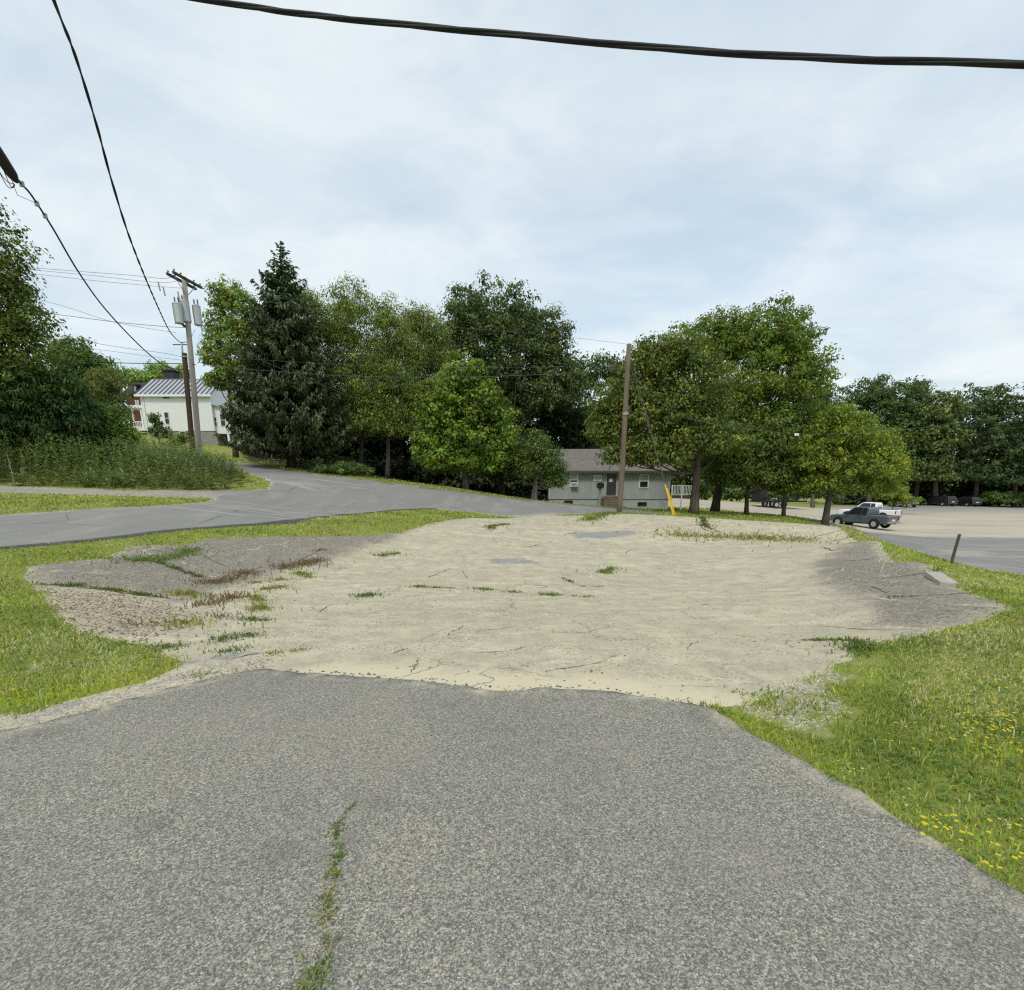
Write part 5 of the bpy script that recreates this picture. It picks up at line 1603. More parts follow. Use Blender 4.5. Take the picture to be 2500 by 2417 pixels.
big = [('broad maple with a thick grey trunk beside the deck, its boughs over the grey roof', (1694, 1253), 33, [(1640, 868, 74, 54), (1575, 915, 70, 58), (1520, 980, 68, 62), (1590, 1010, 110, 80), (1480, 1050, 50, 50), (1690, 960, 100, 90), (1690, 1070, 130, 75), (1560, 1100, 70, 38, -1), (1610, 1112, 55, 32, -1.5), (1515, 1118, 40, 24, -1)], 52000, (.068, .090, .026), .27),
       ('tallest rounded maple right of the bare pole, with a dark trunk behind the first', (1745, 1246), 38, [(1865, 812, 90, 66), (1800, 845, 85, 62), (1715, 850, 72, 56), (1755, 815, 55, 48), (1930, 860, 70, 70), (1975, 920, 45, 60), (1850, 930, 150, 100), (1900, 1040, 110, 80), (1790, 1030, 130, 80), (1880, 1130, 110, 50), (1780, 1120, 90, 45)], 64000, (.070, .102, .022), .27),
       ('slim maple with a straight dark trunk on the grass, third from the grey house', (1822, 1258), 36, [(1830, 1080, 95, 60), (1800, 1140, 90, 45), (1860, 1165, 60, 30), (1775, 1172, 50, 20)], 20000, (.060, .088, .026), .15),
       ('slim maple with a pale trunk on the grass, fourth from the grey house', (1912, 1262), 37, [(1920, 1050, 62, 70), (1940, 1130, 60, 60), (1890, 1140, 60, 45), (1930, 1180, 55, 24)], 18000, (.064, .094, .026), .13)]
for i, (lab, bs, Y, lb, nl, colr, tr_) in enumerate(big):
    tree('maple_tree', lab, bs, Y, lb, group=G2, n_leaf=nl, leaf=.22, per=28, cr=.65, color=colr, seed=50 + i, trunk_r=tr_, vary=.26, flat=.55, droop=.5, limbs=26, top=.2 if tr_ > .2 else .4, bark=BARK if i in (0, 3) else BARK_D, tipk=[.05, .5, .6, .6][i])
tree('maple_tree', 'smaller yellow-green maple in front of the blue pickup', (2014, 1276), 35, [(2050, 1020, 48, 28), (2070, 1065, 80, 50), (2130, 1095, 62, 50), (2000, 1110, 72, 60), (2080, 1140, 110, 55), (2170, 1130, 35, 42), (2020, 1185, 80, 28), (2140, 1185, 60, 24)],
     n_leaf=34000, leaf=.20, per=26, cr=.5, color=(.098, .132, .026), seed=60, trunk_r=.2, vary=.25, hue=.14, flat=.7, droop=.1, up=.35, wr=.5, bark=BARK, tipk=.25)
far = [('dark rounded tree above the parking lot, nearest the small maple', (2120, 1225), 98, [(2110, 965, 55, 42), (2180, 975, 65, 50), (2090, 1040, 80, 70), (2170, 1070, 80, 80)], (.048, .074, .034)),
       ('spire-topped dark tree above the parking lot', (2235, 1228), 100, [(2240, 960, 22, 32), (2225, 1010, 45, 50), (2220, 1100, 70, 80)], (.042, .066, .034)),
       ('loose mid-green tree with pale lower boughs above the dark minivan', (2285, 1230), 96, [(2290, 1005, 55, 45), (2270, 1070, 65, 60), (2250, 1150, 70, 50)], (.062, .088, .036)),
       ('wide dark tree over the parked cars', (2380, 1232), 99, [(2390, 990, 70, 45), (2360, 1070, 95, 70), (2330, 1150, 100, 50), (2430, 1140, 80, 60)], (.040, .062, .030)),
       ('dark tree at the right edge above the shrubs', (2480, 1235), 97, [(2470, 1000, 65, 50), (2500, 1080, 90, 80), (2480, 1160, 80, 50), (2570, 1040, 60, 90)], (.038, .062, .030))]
for i, (lab, bs, Y, lb, colr) in enumerate(far):
    tree('woodland_tree', lab, bs, Y, lb, group=G3, n_leaf=15000, leaf=.55, per=24, cr=1.3, color=colr, seed=70 + i, trunk_r=.4, vary=.3, flat=.5, limbs=14)
tree('leafy_shrub', 'light green bush at the edge of the parking lot, behind the pickup bed', (2180, 1236), 74, [(2175, 1205, 40, 22), (2210, 1222, 35, 12), (2140, 1195, 30, 25)], cat='shrub', n_leaf=6000, leaf=.32, cr=.5, color=(.10, .14, .036), seed=80, trunk_r=.06, limbs=5)
for i, (u0, lab) in enumerate([(2425, 'low dark bush right of the far parked cars'), (2475, 'low dark bush at the right edge below the far trees')]):
    tree('leafy_shrub', lab, (u0, 1238), 96, [(u0, 1217, 36, 16)], cat='shrub', n_leaf=2500, leaf=.4, cr=.6, color=(.06, .095, .03), seed=82 + i, trunk_r=.06, limbs=4)
for i, (bs, Y, lb, lab) in enumerate([((850, 1165), 37.5, [(850, 1148, 62, 18), (800, 1152, 40, 14)], 'low spreading dark shrub under the locusts by the road'),
                                      ((745, 1150), 39.5, [(748, 1138, 14, 10)], 'small low shrub at the foot of the spruce'),
                                      ((660, 1120), 50, [(672, 1105, 22, 16)], 'small dark bush on the lawn left of the spruce trunk')]):
    tree('low_shrub', lab, bs, Y, lb, cat='shrub', n_leaf=4200 if i == 0 else 1400, leaf=.2, cr=.35, color=(.045, .072, .028), seed=85 + i, trunk_r=.04, limbs=4, flat=.5)

def thicket(name, label, lobes, n, leaf, color, seed, big=1.0):
    """a dense mass of undergrowth nobody could count"""
    rg = np.random.default_rng(seed)
    Vs, Fs, Ks, o = [], [], [], 0
    C = []
    for u0, u1, v0, v1, Y, dY, m in lobes:
        for _ in range(m):
            C.append(tuple(at(rg.uniform(u0, u1), rg.uniform(v0, v1), Y + rg.uniform(0, dY))))
    C = np.array(C)
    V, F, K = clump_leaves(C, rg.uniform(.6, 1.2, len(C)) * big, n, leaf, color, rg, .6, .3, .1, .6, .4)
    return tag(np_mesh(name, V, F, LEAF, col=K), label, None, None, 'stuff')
thicket('undergrowth', 'undergrowth under the trees behind the road, coloured dark for the canopy shade', [(650, 1340, 960, 1185, 52, 8, 1400), (700, 1340, 1130, 1192, 46, 4, 700), (1330, 1460, 1000, 1200, 54, 6, 300), (750, 980, 1040, 1150, 50, 4, 320), (-200, 240, 1000, 1110, 34, 8, 420)], 24, .5, (.017, .026, .012), 90)  # leaf colour kept near black: the thick shade under the crowns is painted in
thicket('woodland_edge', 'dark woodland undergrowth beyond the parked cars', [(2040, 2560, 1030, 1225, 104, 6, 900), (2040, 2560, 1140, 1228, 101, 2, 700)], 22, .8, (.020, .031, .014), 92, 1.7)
thicket('hedgerow', 'green hedgerow beyond the trailer and the parking lot', [(1560, 2060, 1100, 1212, 76, 6, 520), (1640, 2050, 1195, 1216, 73, 2, 160), (1600, 1730, 1110, 1212, 66, 4, 200)], 24, .5, (.045, .068, .024), 91)
# ------------------------------------------------------------ grass, weeds, cracks
def field(x, y, s=1.0, p=0.0):
    x, y = x * s + p, y * s - p * .7
    return (np.sin(x * 1.1 + 1.6 * np.sin(y * .9 + p)) + np.sin(y * 1.3 + 1.4 * np.sin(x * .8)) + .6 * np.sin(x * 2.7 + y * 2.1 + p) + .5 * np.sin(x * 4.3 - y * 3.7)) / 3.1
def blades(X, Y, Z, H, W, K, rg, lean=.55, face=None):
    n = len(X)
    a = rg.uniform(0, 2 * math.pi, n)
    ln = np.abs(rg.normal(size=n)) * lean + .12
    d = np.stack([np.cos(a), np.sin(a), np.zeros(n)], 1)
    b = rg.uniform(0, 2 * math.pi, n)
    s = np.stack([np.cos(b), np.sin(b), np.zeros(n)], 1) * (W * .5)[:, None]
    P = np.stack([X, Y, Z - .01], 1)
    up = np.array([0, 0, 1.0])
    m = P + d * (H * ln * .35)[:, None] + up * (H * .6)[:, None]
    t = P + d * (H * ln * 1.1)[:, None] + up * (H * np.maximum(.25, 1 - ln * .45))[:, None]
    V = np.stack([P - s, P + s, m + s * .75, m - s * .75, t], 1).reshape(-1, 3)
    i = np.arange(n)[:, None] * 5
    return V, [i + np.array([0, 1, 2, 3]), i + np.array([3, 2, 4])], np.repeat(K, 5, axis=0)
def scatter_tri(tri_idx, dens, rg):
    A, B, C_ = CV[CF[tri_idx, 0]], CV[CF[tri_idx, 1]], CV[CF[tri_idx, 2]]
    ar = np.abs((B - A)[:, 0] * (C_ - A)[:, 1] - (B - A)[:, 1] * (C_ - A)[:, 0]) / 2
    n = rg.poisson(ar * dens)
    k = np.repeat(np.arange(len(tri_idx)), n)
    r1, r2 = rg.random(len(k)), rg.random(len(k))
    f = r1 + r2 > 1
    r1[f], r2[f] = 1 - r1[f], 1 - r2[f]
    p = A[k] + (B - A)[k] * r1[:, None] + (C_ - A)[k] * r2[:, None]
    t = tri_idx[k]
    z = CZ[CF[t, 0]] * (1 - r1 - r2) + CZ[CF[t, 1]] * r1 + CZ[CF[t, 2]] * r2
    return p[:, 0], p[:, 1], z
GREEN, LUSH, DRY, STRAW, BRWN = [np.array(c) for c in ((.29, .345, .075), (.47, .52, .055), (.50, .455, .17), (.66, .59, .33), (.26, .18, .10))]
WEED_P = gp([(-80, 1184), (0, 1185), (160, 1191), (340, 1198), (500, 1199), (580, 1192), (615, 1183), (600, 1168), (575, 1155)]) + [(-18.5, 32.2), (-24, 33.5), (-34, 33), (-48, 30)]
DRYZ = gp([(2110, 1590), (2220, 1570), (2400, 1530), (2520, 1500), (2560, 1650), (2300, 1700), (2150, 1660)])
DRYZ2 = gp([(150, 1560), (330, 1600), (300, 1660), (60, 1640), (20, 1560)])
LUSHZ = [gp([(2270, 1650), (2340, 1640), (2420, 1700), (2520, 1850), (2420, 1880), (2300, 1800), (2250, 1720)]), gp([(1745, 1738), (1800, 1760), (2040, 1900), (2060, 1880), (1860, 1770), (1780, 1735)]),
         gp([(300, 1600), (450, 1620), (350, 1690), (180, 1720), (0, 1745), (0, 1700), (200, 1670)])]
rg = np.random.default_rng(77)
_g0 = np.where(REG == 0)[0]
_cen = CV[CF[_g0]].mean(1)
_d = np.hypot(_cen[:, 0], _cen[:, 1])
_ang = np.abs(np.arctan2(_cen[:, 0], _cen[:, 1]))
_in = ((_ang < .93) & (_d < 62) & (_d > .9)) | ((_ang < 1.5) & (_d < 11) & (_d > .9))
_g0, _cen, _d, _ang = _g0[_in], _cen[_in], _d[_in], _ang[_in]
dens = np.interp(_d, [1, 4, 7, 11, 18, 30, 62], [7500, 5200, 2100, 700, 220, 70, 8])
dens[_ang > .93] *= .4
dens[inside(WOODS, *_cen.T) | inside(WOODS_L, *_cen.T)] *= .1
dens[inside(WEED_P, *_cen.T)] *= .3
X, Y, Z = scatter_tri(_g0, dens, rg)
D = np.hypot(X, Y)
X, Y = X + rg.normal(size=len(X)) * (.018 + .006 * D), Y + rg.normal(size=len(X)) * (.018 + .006 * D)
Z = height(X, Y)
br = np.maximum.reduce([sdf(P, X, Y) for P in BARE])
keep = (br + .35 * field(X, Y, 7, 3) + rg.normal(size=len(X)) * .06 < .03) | (rg.random(len(X)) < .07)
X, Y, Z, D = X[keep], Y[keep], Z[keep], D[keep]
n = len(X)
dry = .33 + .6 * field(X, Y, .8, 1.0) + .2 * field(X, Y, 2.7, 4.0)
dry += np.clip(sdf(DRYZ, X, Y) * .5 + .3, -.15, .55) + np.clip(sdf(DRYZ2, X, Y) * .5 + .15, -.1, .35)
lush = np.maximum.reduce([sdf(P, X, Y) for P in LUSHZ]) * 1.5 + .3 * field(X, Y, 3, 2) + .25
r = rg.random(n)
K = np.tile(GREEN, (n, 1)) * (1 + .35 * field(X, Y, 1.9, 9))[:, None]
K[r < np.clip(lush, .06, .8)] = LUSH
r2 = rg.random(n)
K[r2 < np.clip(dry, .03, .75)] = DRY
K[r2 < np.clip(dry - .22, .03, .6)] = STRAW
K = np.clip(K * rg.uniform(.65, 1.35, n)[:, None] * (1 + .06 * rg.normal(size=(n, 3))), .01, .6)
H = rg.uniform(.022, .058, n) * (1 + .3 * field(X, Y, 1.3, 5)) * np.interp(D, [2, 12, 40], [1, 1.25, 2.0])
long_ = rg.random(n) < .05
H[long_] *= 1.8
W = np.interp(D, [1.5, 4, 8, 16, 35, 60], [.0065, .008, .013, .03, .07, .14]) * rg.uniform(.7, 1.3, n)
V, F, C_ = blades(X, Y, Z, H, W, K, rg)
tag(np_mesh('lawn_grass', V, F, GRASSM, col=C_), 'short mown grass with dry and yellow-green patches', None, None, 'stuff')
# clover and other broad leaves low in the near lawn
dn = np.where(_d < 9, 230.0, 0) * (1 + 0 * _d)
X, Y, Z = scatter_tri(_g0, dn, rg)
keep = (field(X, Y, 2.2, 6) + .3 * rg.normal(size=len(X)) > .15) & (np.maximum.reduce([sdf(P, X, Y) for P in BARE]) < .05)
X, Y, Z = X[keep], Y[keep], Z[keep]
n = len(X)
P = np.stack([X, Y, Z + rg.uniform(.015, .05, n)], 1)
P = np.concatenate([P + np.stack([.012 * np.cos(a + np.arange(n)), .012 * np.sin(a + np.arange(n)), 0 * X], 1) for a in (0, 2.1, 4.2)])
n3 = len(P)
Dv = np.concatenate([np.stack([np.cos(a + np.arange(n)), np.sin(a + np.arange(n)), .15 + 0 * X], 1) for a in (0, 2.1, 4.2)])
N = unit(np.array([0, 0, 1.0]) + rg.normal(size=(n3, 3)) * .3)
L = rg.uniform(.016, .03, n3)
V, F = leaf_quads(P, N, Dv, L, L * .85, .2)
Kc = np.array([.13, .22, .05])[None] * rg.uniform(.6, 1.5, n3)[:, None]
tag(np_mesh('clover', V, F, GRASSM, col=np.repeat(Kc, 4, axis=0)), 'low clover leaves among the grass', None, None, 'stuff')
# flowers
def flowers(name, label, spots, col, size, seed):
    rg = np.random.default_rng(seed)
    Ps, Ns, Ds, Ls, Ks = [], [], [], [], []
    for (u0, v0, u1, v1, n) in spots:
        for _ in range(n):
            x, y = ground(rg.uniform(u0, u1), rg.uniform(v0, v1))
            z = hz1(x, y) + rg.uniform(.05, .10)
            d = math.hypot(x, y)
            s = size * rg.uniform(.7, 1.3) * (1 if d < 6 else 1.6)
            for k in range(6):
                a = k * 1.047 + rg.random()
                dv = np.array([math.cos(a), math.sin(a), .25])
                Ps.append(np.array([x, y, z]) + dv * s * .45); Ds.append(dv); Ns.append(np.array([0, 0, 1]) - dv * .2)
                Ls.append(s); Ks.append(np.array(col) * rg.uniform(.8, 1.15))
    P, N, D, L = np.array(Ps), unit(np.array(Ns, float)), unit(np.array(Ds)), np.array(Ls)
    V, F = leaf_quads(P, N, D, L, L * .8, .1)
    return tag(np_mesh(name, V, F, GRASSM, col=np.repeat(np.array(Ks), 4, axis=0)), label, None, None, 'stuff')
flowers('yellow_flowers', 'small yellow flowers scattered in the near lawn', [(2245, 2015, 2330, 2065, 20), (2330, 2055, 2370, 2085, 5), (2340, 1762, 2480, 1830, 50), (2290, 1740, 2500, 1860, 22), (2390, 2030, 2490, 2180, 16), (2120, 1790, 2280, 1850, 8),
        (1780, 1760, 1880, 1790, 6), (2330, 1650, 2500, 1750, 10)], (.78, .66, .03), .011, 5)
flowers('yellow_flowers', 'yellow flowers on the grass strip beside the road', [(190, 1320, 230, 1328, 9), (1050, 1262, 1110, 1268, 18), (180, 1222, 330, 1230, 14), (590, 1192, 650, 1197, 10), (10, 1700, 110, 1730, 3)], (.70, .58, .03), .016, 6)
flowers('white_clover', 'white clover heads along the edge of the driveway', [(2040, 1885, 2100, 1915, 6), (2200, 1955, 2260, 1990, 3), (2430, 1990, 2500, 2050, 4)], (.72, .74, .68), .008, 7)

# tall weeds on the bank at the left
def in_poly(P, n, rg):
    P = np.array(P)
    lo, hi = P.min(0), P.max(0)
    q = rg.uniform(lo, hi, (n, 2))
    return q[inside(P, q[:, 0], q[:, 1])]
q = in_poly(WEED_P, 9000, rg)
keepw = (np.abs(np.arctan2(q[:, 0], q[:, 1])) < .95)
q = q[keepw][:3000]
ez = height(q[:, 0], q[:, 1])
ed = np.clip(sdf(WEED_P, q[:, 0], q[:, 1]), 0, 3)
hh = (.62 + .42 * np.minimum(ed, 2.2)) * rg.uniform(.75, 1.25, len(q)) * (1 + .25 * field(q[:, 0], q[:, 1], .8, 2))
per = 30
idx = np.repeat(np.arange(len(q)), per)
t = rg.random(len(idx)) ** .75
a = rg.uniform(0, 6.28, len(idx))
dr = np.stack([np.cos(a), np.sin(a), 0 * a], 1)
rad = (.05 + .10 * (1 - t)) * (.6 + .8 * rg.random(len(idx)))
P = np.stack([q[idx, 0], q[idx, 1], ez[idx] + hh[idx] * (.08 + .92 * t)], 1) + dr * rad[:, None]
Dv = unit(dr + np.stack([0 * a, 0 * a, rg.uniform(-.1, .9, len(idx)) + .5 * t], 1))
N = unit(np.stack([-dr[:, 0] * .3, -dr[:, 1] * .3, 1 + 0 * a], 1) + .35 * rg.normal(size=(len(idx), 3)))
L = rg.uniform(.14, .26, len(idx)) * (1.15 - .5 * t)
V, F = leaf_quads(P, N, Dv, L, L * .26, .35)
pk = np.array([.145, .19, .068])[None] * rg.uniform(.6, 1.4, len(q))[:, None]
f = rg.random(len(q))
pk[f < .05] = np.array([.12, .085, .05])
pk[(f > .05) & (f < .16)] *= np.array([1.4, 1.35, .8])
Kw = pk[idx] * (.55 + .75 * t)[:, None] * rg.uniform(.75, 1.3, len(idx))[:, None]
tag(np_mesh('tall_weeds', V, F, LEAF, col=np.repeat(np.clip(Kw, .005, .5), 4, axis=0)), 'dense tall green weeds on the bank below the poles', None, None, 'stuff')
flowers_q = q[rg.choice(len(q), 10)]
wl = empty('mullein_stalk', on(*ground(36, 1190)), 0, 'tall pale dry stalk standing at the front of the weeds, left', 'weed')
MB().tube([(0, 0, -.05), (.02, 0, .6), (0, 0, 1.35)], [.02, .016, .012], 6).build('stem', plain('dry_stalk', (.27, .25, .17), .9, .2), wl)
m = MB()
for k in range(16):
    zz = .15 + k * .07
    a = k * 2.4
    rr = .2 * (1 - k / 18)
    m.add([(0, 0, zz), (math.cos(a) * rr * .6 - math.sin(a) * .03, math.sin(a) * rr * .6 + math.cos(a) * .03, zz + .08), (math.cos(a) * rr, math.sin(a) * rr, zz + .05), (math.cos(a) * rr * .6 + math.sin(a) * .03, math.sin(a) * rr * .6 - math.cos(a) * .03, zz + .07)], [(0, 1, 2, 3)])
m.build('leaves', plain('grey_green_leaf', (.22, .25, .16)), wl)['kind'] = 'stuff'

# cracks: narrow uneven strips lying on the pavement, each a part of the surface it splits
CRACKM = plain('crack_dirt', (.105, .085, .055), .95, .1, .5, 30)
SEALM = plain('pale_filled_crack', (.50, .47, .40), .95, .1, .2, 20)
def crack(parent, pts, w, m=CRACKM, seed=0, dz=.006, jig=.5):
    rg = np.random.default_rng(seed)
    W_ = [np.array(ground(*p)) for p in pts]
    R_ = []
    for a, b in zip(W_[:-1], W_[1:]):
        k = max(2, int(np.hypot(*(b - a)) / max(.05, np.hypot(*a) * .010)))
        R_ += [a + (b - a) * j / k for j in range(k)]
    R_.append(W_[-1])
    R_ = np.array(R_) + rg.normal(size=(len(R_), 2)) * w * jig + np.cumsum(rg.normal(size=(len(R_), 2)), 0) * w * .35
    d = np.gradient(R_, axis=0)
    nrm = unit(np.stack([-d[:, 1], d[:, 0]], 1))
    taper = np.sin(np.linspace(.06, math.pi - .06, len(R_))) ** .4
    ww = w * .36 * rg.uniform(.15, 1.5, len(R_)) * taper
    a, b = R_ - nrm * ww[:, None], R_ + nrm * ww[:, None]
    V = np.concatenate([np.column_stack([a, height(*a.T) + dz]), np.column_stack([b, height(*b.T) + dz])])
    n = len(R_)
    F = np.array([(i, i + 1, n + i + 1, n + i) for i in range(n - 1)])
    return np_mesh('crack', V, F, m, parent)
CR = [([(80, 1427), (200, 1433), (300, 1446), (430, 1466)], .05), ([(375, 1369), (440, 1392), (492, 1410)], .05), ([(475, 1345), (540, 1380), (580, 1400)], .03),
      ([(600, 1405), (640, 1385), (700, 1380), (790, 1340)], .03), ([(2151, 1413), (2190, 1408), (2279, 1395)], .035), ([(2213, 1457), (2300, 1452), (2390, 1445)], .03), ([(1995, 1373), (2080, 1370), (2155, 1361)], .03),
      ([(1701, 1265), (1712, 1278), (1724, 1287), (1754, 1299)], .09), ([(1990, 1311), (2030, 1303), (2059, 1297)], .06), ([(2036, 1322), (2070, 1316), (2105, 1310)], .06), ([(2128, 1430), (2150, 1440), (2169, 1449)], .03),
      ([(1040, 1412), (1070, 1400), (1102, 1387)], .035), ([(1128, 1392), (1140, 1412), (1200, 1420)], .02), ([(1265, 1336), (1290, 1334), (1315, 1327)], .05), ([(1195, 1297), (1210, 1286), (1235, 1280)], .07),
      ([(1370, 1310), (1390, 1303), (1410, 1298)], .06), ([(1430, 1271), (1445, 1275), (1455, 1283)], .07), ([(1525, 1352), (1532, 1345), (1560, 1342)], .04), ([(1598, 1299), (1604, 1292)], .08),
      ([(1090, 1555), (1100, 1545), (1140, 1528)], .018), ([(1095, 1550), (1140, 1540), (1200, 1537), (1250, 1530)], .015), ([(1000, 1645), (1015, 1625), (1020, 1612)], .018), ([(1110, 1650), (1130, 1642), (1140, 1638)], .02),
      ([(950, 1600), (975, 1590), (1000, 1583)], .015), ([(1680, 1588), (1690, 1575), (1710, 1566)], .015), ([(780, 1495), (795, 1485), (815, 1475)], .02), ([(560, 1610), (610, 1600), (680, 1590)], .02),
      ([(1330, 1640), (1400, 1630), (1480, 1615)], .015), ([(1160, 1595), (1230, 1590), (1290, 1580)], .015), ([(2000, 1335), (2030, 1345), (2060, 1345)], .05), ([(1990, 1525), (2100, 1537), (2200, 1538)], .02)]
for i, (p, w) in enumerate(CR):
    crack(paved_lot, p, w, seed=i)
for i, (p, w) in enumerate([([(2146, 1333), (2152, 1350), (2151, 1374), (2158, 1395), (2167, 1411)], .028), ([(2120, 1335), (2140, 1345), (2153, 1360)], .02), ([(1940, 1500), (2020, 1510), (2080, 1490), (2130, 1470)], .015)]):
    crack(paved_lot, p, w, SEALM, 50 + i)
def tufts(name, label, lines, seed, mat=None):
    """weeds rooted along cracks: (points, half width m, blades per metre, colour, height)"""
    rg = np.random.default_rng(seed)
    Xs, Ys, Hs, Ks, Ws = [], [], [], [], []
    for pts, hw, dens, col, ht in lines:
        W_ = [np.array(ground(*p)) for p in pts]
        for a, b in zip(W_[:-1], W_[1:]):
            L = np.hypot(*(b - a))
            n = int(L * dens)
            nc = max(2, int(L / .14))
            tc_, wc = rg.random(nc), rg.lognormal(0, .9, nc)
            ci = rg.choice(nc, n, p=wc / wc.sum())
            loose = rg.random(n) < .25
            t = np.where(loose, rg.random(n), tc_[ci] + rg.normal(size=n) * .05 / max(L, .3))
            sp = hw * (.35 + .9 * np.clip(wc[ci] / wc.mean(), .2, 1.4))
            p = a + (b - a) * t[:, None] + rg.standard_t(2.6, size=(n, 2)) * (sp * .8)[:, None]
            Xs.append(p[:, 0]); Ys.append(p[:, 1])
            Hs.append(ht * rg.uniform(.35, 1.1, n) * np.clip(.5 + .5 * wc[ci] / wc.mean(), .5, 1.6))
            Ws.append(np.full(n, .006 + .0012 * np.hypot(*a)))
            c = np.array(col)[None] * rg.uniform(.6, 1.4, n)[:, None]
            dr = rg.random(n) < .18
            c[dr] = np.array([.24, .21, .09]) * rg.uniform(.7, 1.2, dr.sum())[:, None]
            Ks.append(c)
    X, Y, H, K, W = [np.concatenate(q) for q in (Xs, Ys, Hs, Ks, Ws)]
    V, F, C_ = blades(X, Y, height(X, Y) + (.02 if name == 'driveway_weeds' else 0), H, W, K, rg, .8)
    return tag(np_mesh(name, V, F, GRASSM, col=C_), label, None, None, 'stuff')
g1, g2, yl, bn = (.15, .23, .045), (.11, .16, .04), (.26, .28, .06), (.20, .13, .075)
tufts('driveway_weeds', 'line of grass growing in the driveway crack', [
    ([(745, 2470), (768, 2417), (776, 2370)], .020, 1100, (.22, .30, .09), .045), ([(786, 2345), (800, 2300)], .009, 600, yl, .03), ([(796, 2300), (800, 2240), (802, 2215)], .009, 800, yl, .03), ([(802, 2205), (815, 2165), (822, 2135)], .009, 800, yl, .03),
    ([(822, 2130), (825, 2085)], .009, 900, g1, .03), ([(832, 2085), (822, 2050), (826, 2030)], .009, 900, g1, .03), ([(826, 2025), (834, 2010)], .007, 700, g1, .03), ([(845, 2000), (865, 1975)], .007, 700, g1, .025), ([(870, 1925), (885, 1918)], .008, 500, g1, .02)], 21)
LW = [([(1010, 1432), (1060, 1435), (1115, 1437)], .03, 260, g1, .05), ([(1150, 1436), (1205, 1441)], .05, 420, g1, .06), ([(1240, 1445), (1282, 1447)], .05, 400, g1, .05), ([(1305, 1451), (1370, 1454)], .04, 420, g1, .05), ([(1400, 1455), (1432, 1457)], .04, 350, g1, .05),
      ([(872, 1458), (895, 1454), (913, 1453)], .07, 900, (.09, .18, .035), .06), ([(930, 1357), (948, 1354), (968, 1351)], .06, 500, g1, .06), ([(1475, 1399), (1488, 1393), (1495, 1386)], .06, 500, g1, .07),
      ([(1650, 1306), (1720, 1309), (1800, 1312), (1880, 1315), (1962, 1318)], .28, 420, yl, .10), ([(640, 1440), (665, 1436), (695, 1432)], .06, 500, yl, .06), ([(535, 1561), (580, 1556), (622, 1550)], .05, 700, (.10, .19, .05), .06), ([(540, 1593), (560, 1589), (580, 1585)], .05, 800, (.10, .19, .05), .05),
      ([(640, 1599), (690, 1592), (745, 1586)], .03, 350, yl, .04), ([(365, 1577), (410, 1580), (455, 1581)], .05, 500, g1, .06), ([(620, 1455), (640, 1470), (636, 1488)], .05, 350, yl, .06), ([(600, 1514), (620, 1512), (640, 1516)], .05, 700, (.09, .19, .05), .06),
      ([(620, 1422), (660, 1419), (692, 1414)], .05, 400, yl, .05), ([(1955, 1563), (2030, 1563), (2095, 1562)], .02, 500, g1, .04), ([(2085, 1560), (2100, 1575), (2095, 1605)], .05, 900, (.11, .18, .03), .06), ([(80, 1425), (200, 1431), (300, 1444), (400, 1460)], .03, 350, g2, .05),
      ([(260, 1364), (375, 1369), (430, 1360), (478, 1338)], .12, 520, g1, .07), ([(380, 1371), (440, 1391), (492, 1409)], .03, 300, g2, .05), ([(410, 1525), (440, 1522), (480, 1528)], .09, 500, yl, .08), ([(450, 1450), (500, 1460)], .09, 350, yl, .08),
      ([(480, 1480), (540, 1470), (580, 1455)], .10, 260, bn, .10), ([(490, 1425), (560, 1418), (600, 1398)], .09, 300, bn, .09), ([(690, 1388), (740, 1378), (790, 1366)], .11, 380, bn, .10), ([(500, 1510), (560, 1505)], .09, 300, bn, .08), ([(330, 1525), (365, 1522)], .06, 300, bn, .06),
      ([(730, 1400), (760, 1412)], .06, 400, yl, .07), ([(770, 1345), (790, 1342)], .05, 300, bn, .06), ([(1240, 1280), (1200, 1284), (1195, 1292)], .08, 200, g2, .08), ([(1432, 1270), (1470, 1260), (1495, 1253)], .15, 300, g1, .10), ([(1370, 1410), (1420, 1433), (1475, 1431)], .02, 120, g2, .04),
      ([(2180, 1458), (2230, 1456)], .03, 200, bn, .05), ([(2275, 1393), (2300, 1391)], .03, 300, g2, .05), ([(1000, 1630), (1018, 1622)], .02, 250, yl, .03), ([(1440, 1640), (1480, 1632)], .02, 200, yl, .03), ([(1860, 1700), (1900, 1690)], .05, 350, g1, .04), ([(1800, 1690), (1850, 1700)], .05, 260, g1, .04),
      ([(1940, 1735), (2000, 1720)], .06, 380, g1, .05), ([(1700, 1262), (1720, 1284), (1754, 1299)], .05, 160, g2, .06), ([(470, 1650), (600, 1640)], .04, 260, yl, .03), ([(1200, 1692), (1280, 1690)], .02, 200, yl, .03), ([(1100, 1673), (1190, 1688)], .02, 200, g1, .03), ([(1600, 1708), (1740, 1735)], .03, 600, g1, .04),
      ([(560, 1650), (640, 1634)], .03, 300, yl, .03), ([(120, 1765), (260, 1730)], .03, 300, yl, .03)]
tufts('pavement_weeds', 'tufts of grass and weeds growing in the lot cracks', LW, 22)
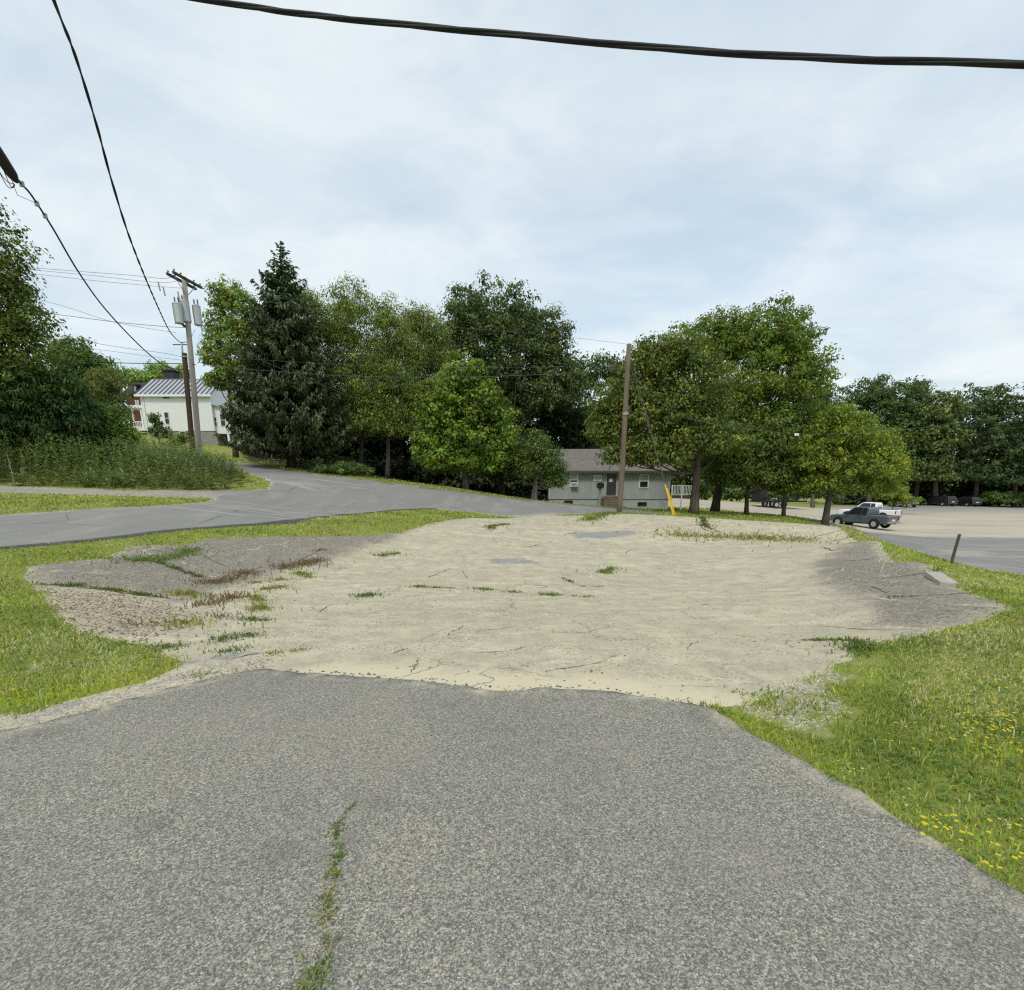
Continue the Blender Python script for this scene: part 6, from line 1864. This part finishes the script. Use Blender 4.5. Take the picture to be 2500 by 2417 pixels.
# stones and broken asphalt crumbs on the gravelly margins
def crumbs(name, label, polys, n, s0, s1, cols, seed):
    rg = np.random.default_rng(seed)
    base = np.array([(-1, -1, 0), (1, -1, 0), (1, 1, 0), (-1, 1, 0), (-.6, -.5, 1), (.6, -.6, 1), (.5, .6, 1), (-.5, .5, 1)], float)
    fs = np.array([(0, 1, 5, 4), (1, 2, 6, 5), (2, 3, 7, 6), (3, 0, 4, 7), (4, 5, 6, 7)])
    Vs, Fs, Ks, k = [], [], [], 0
    for P in polys:
        q = in_poly(P, n * 3, rg)[:n]
        z = height(q[:, 0], q[:, 1])
        for (x, y), zz in zip(q, z):
            s = rg.uniform(s0, s1) ** 1.0
            a = rg.uniform(0, 6.28)
            v = base * np.array([s, s * rg.uniform(.6, 1), s * rg.uniform(.4, .9)]) * rg.uniform(.8, 1.2, (8, 1))
            c, sn = math.cos(a), math.sin(a)
            Vs.append(np.column_stack([v[:, 0] * c - v[:, 1] * sn + x, v[:, 0] * sn + v[:, 1] * c + y, v[:, 2] + zz]))
            Fs.append(fs + k)
            Ks.append(np.tile(np.array(cols[rg.integers(len(cols))]) * rg.uniform(.7, 1.2), (8, 1)))
            k += 8
    return tag(np_mesh(name, np.concatenate(Vs), np.concatenate(Fs), m_leaf('stone_chips', .9, 0.0) if 'stone_chips' not in bpy.data.materials else bpy.data.materials['stone_chips'], col=np.concatenate(Ks)), label, None, None, 'stuff')
EDGE = gp([(0, 1745), (200, 1705), (360, 1668), (450, 1640), (620, 1600), (650, 1632), (410, 1684), (110, 1768), (0, 1786)])
crumbs('loose_gravel', 'loose gravel and asphalt crumbs along the driveway edge', [EDGE, BARE[0]], 1500, .003, .008, [(.47, .42, .33), (.38, .34, .28), (.22, .21, .19), (.54, .49, .40)], 31)
_fr = [np.array(p) for p in DRIVE_L[-2:] + DRIVE_F]
_strip = [tuple(p + np.array([0, -.05])) for p in _fr] + [tuple(p + np.array([0, .14])) for p in _fr[::-1]]
crumbs('asphalt_crumbs', 'dark asphalt crumbs along the broken front edge of the driveway', [_strip], 520, .004, .013, [(.10, .10, .10), (.18, .175, .165), (.30, .28, .24)], 33)
_near = [q for q in gp([(700, 1625), (500, 1560), (700, 1450), (1100, 1400), (1700, 1420), (2000, 1500), (1950, 1620), (1750, 1700), (1300, 1660)])]
crumbs('loose_stones', 'small loose stones scattered over the sandy lot', [_near], 1500, .004, .011, [(.30, .27, .22), (.45, .40, .31), (.17, .155, .135), (.52, .47, .37)], 34)
crumbs('leaf_litter', 'brown litter and crumbs in the low left corner of the lot', [BROWN], 2200, .006, .015, [(.22, .17, .115), (.35, .29, .21), (.44, .38, .29), (.12, .095, .065)], 32)
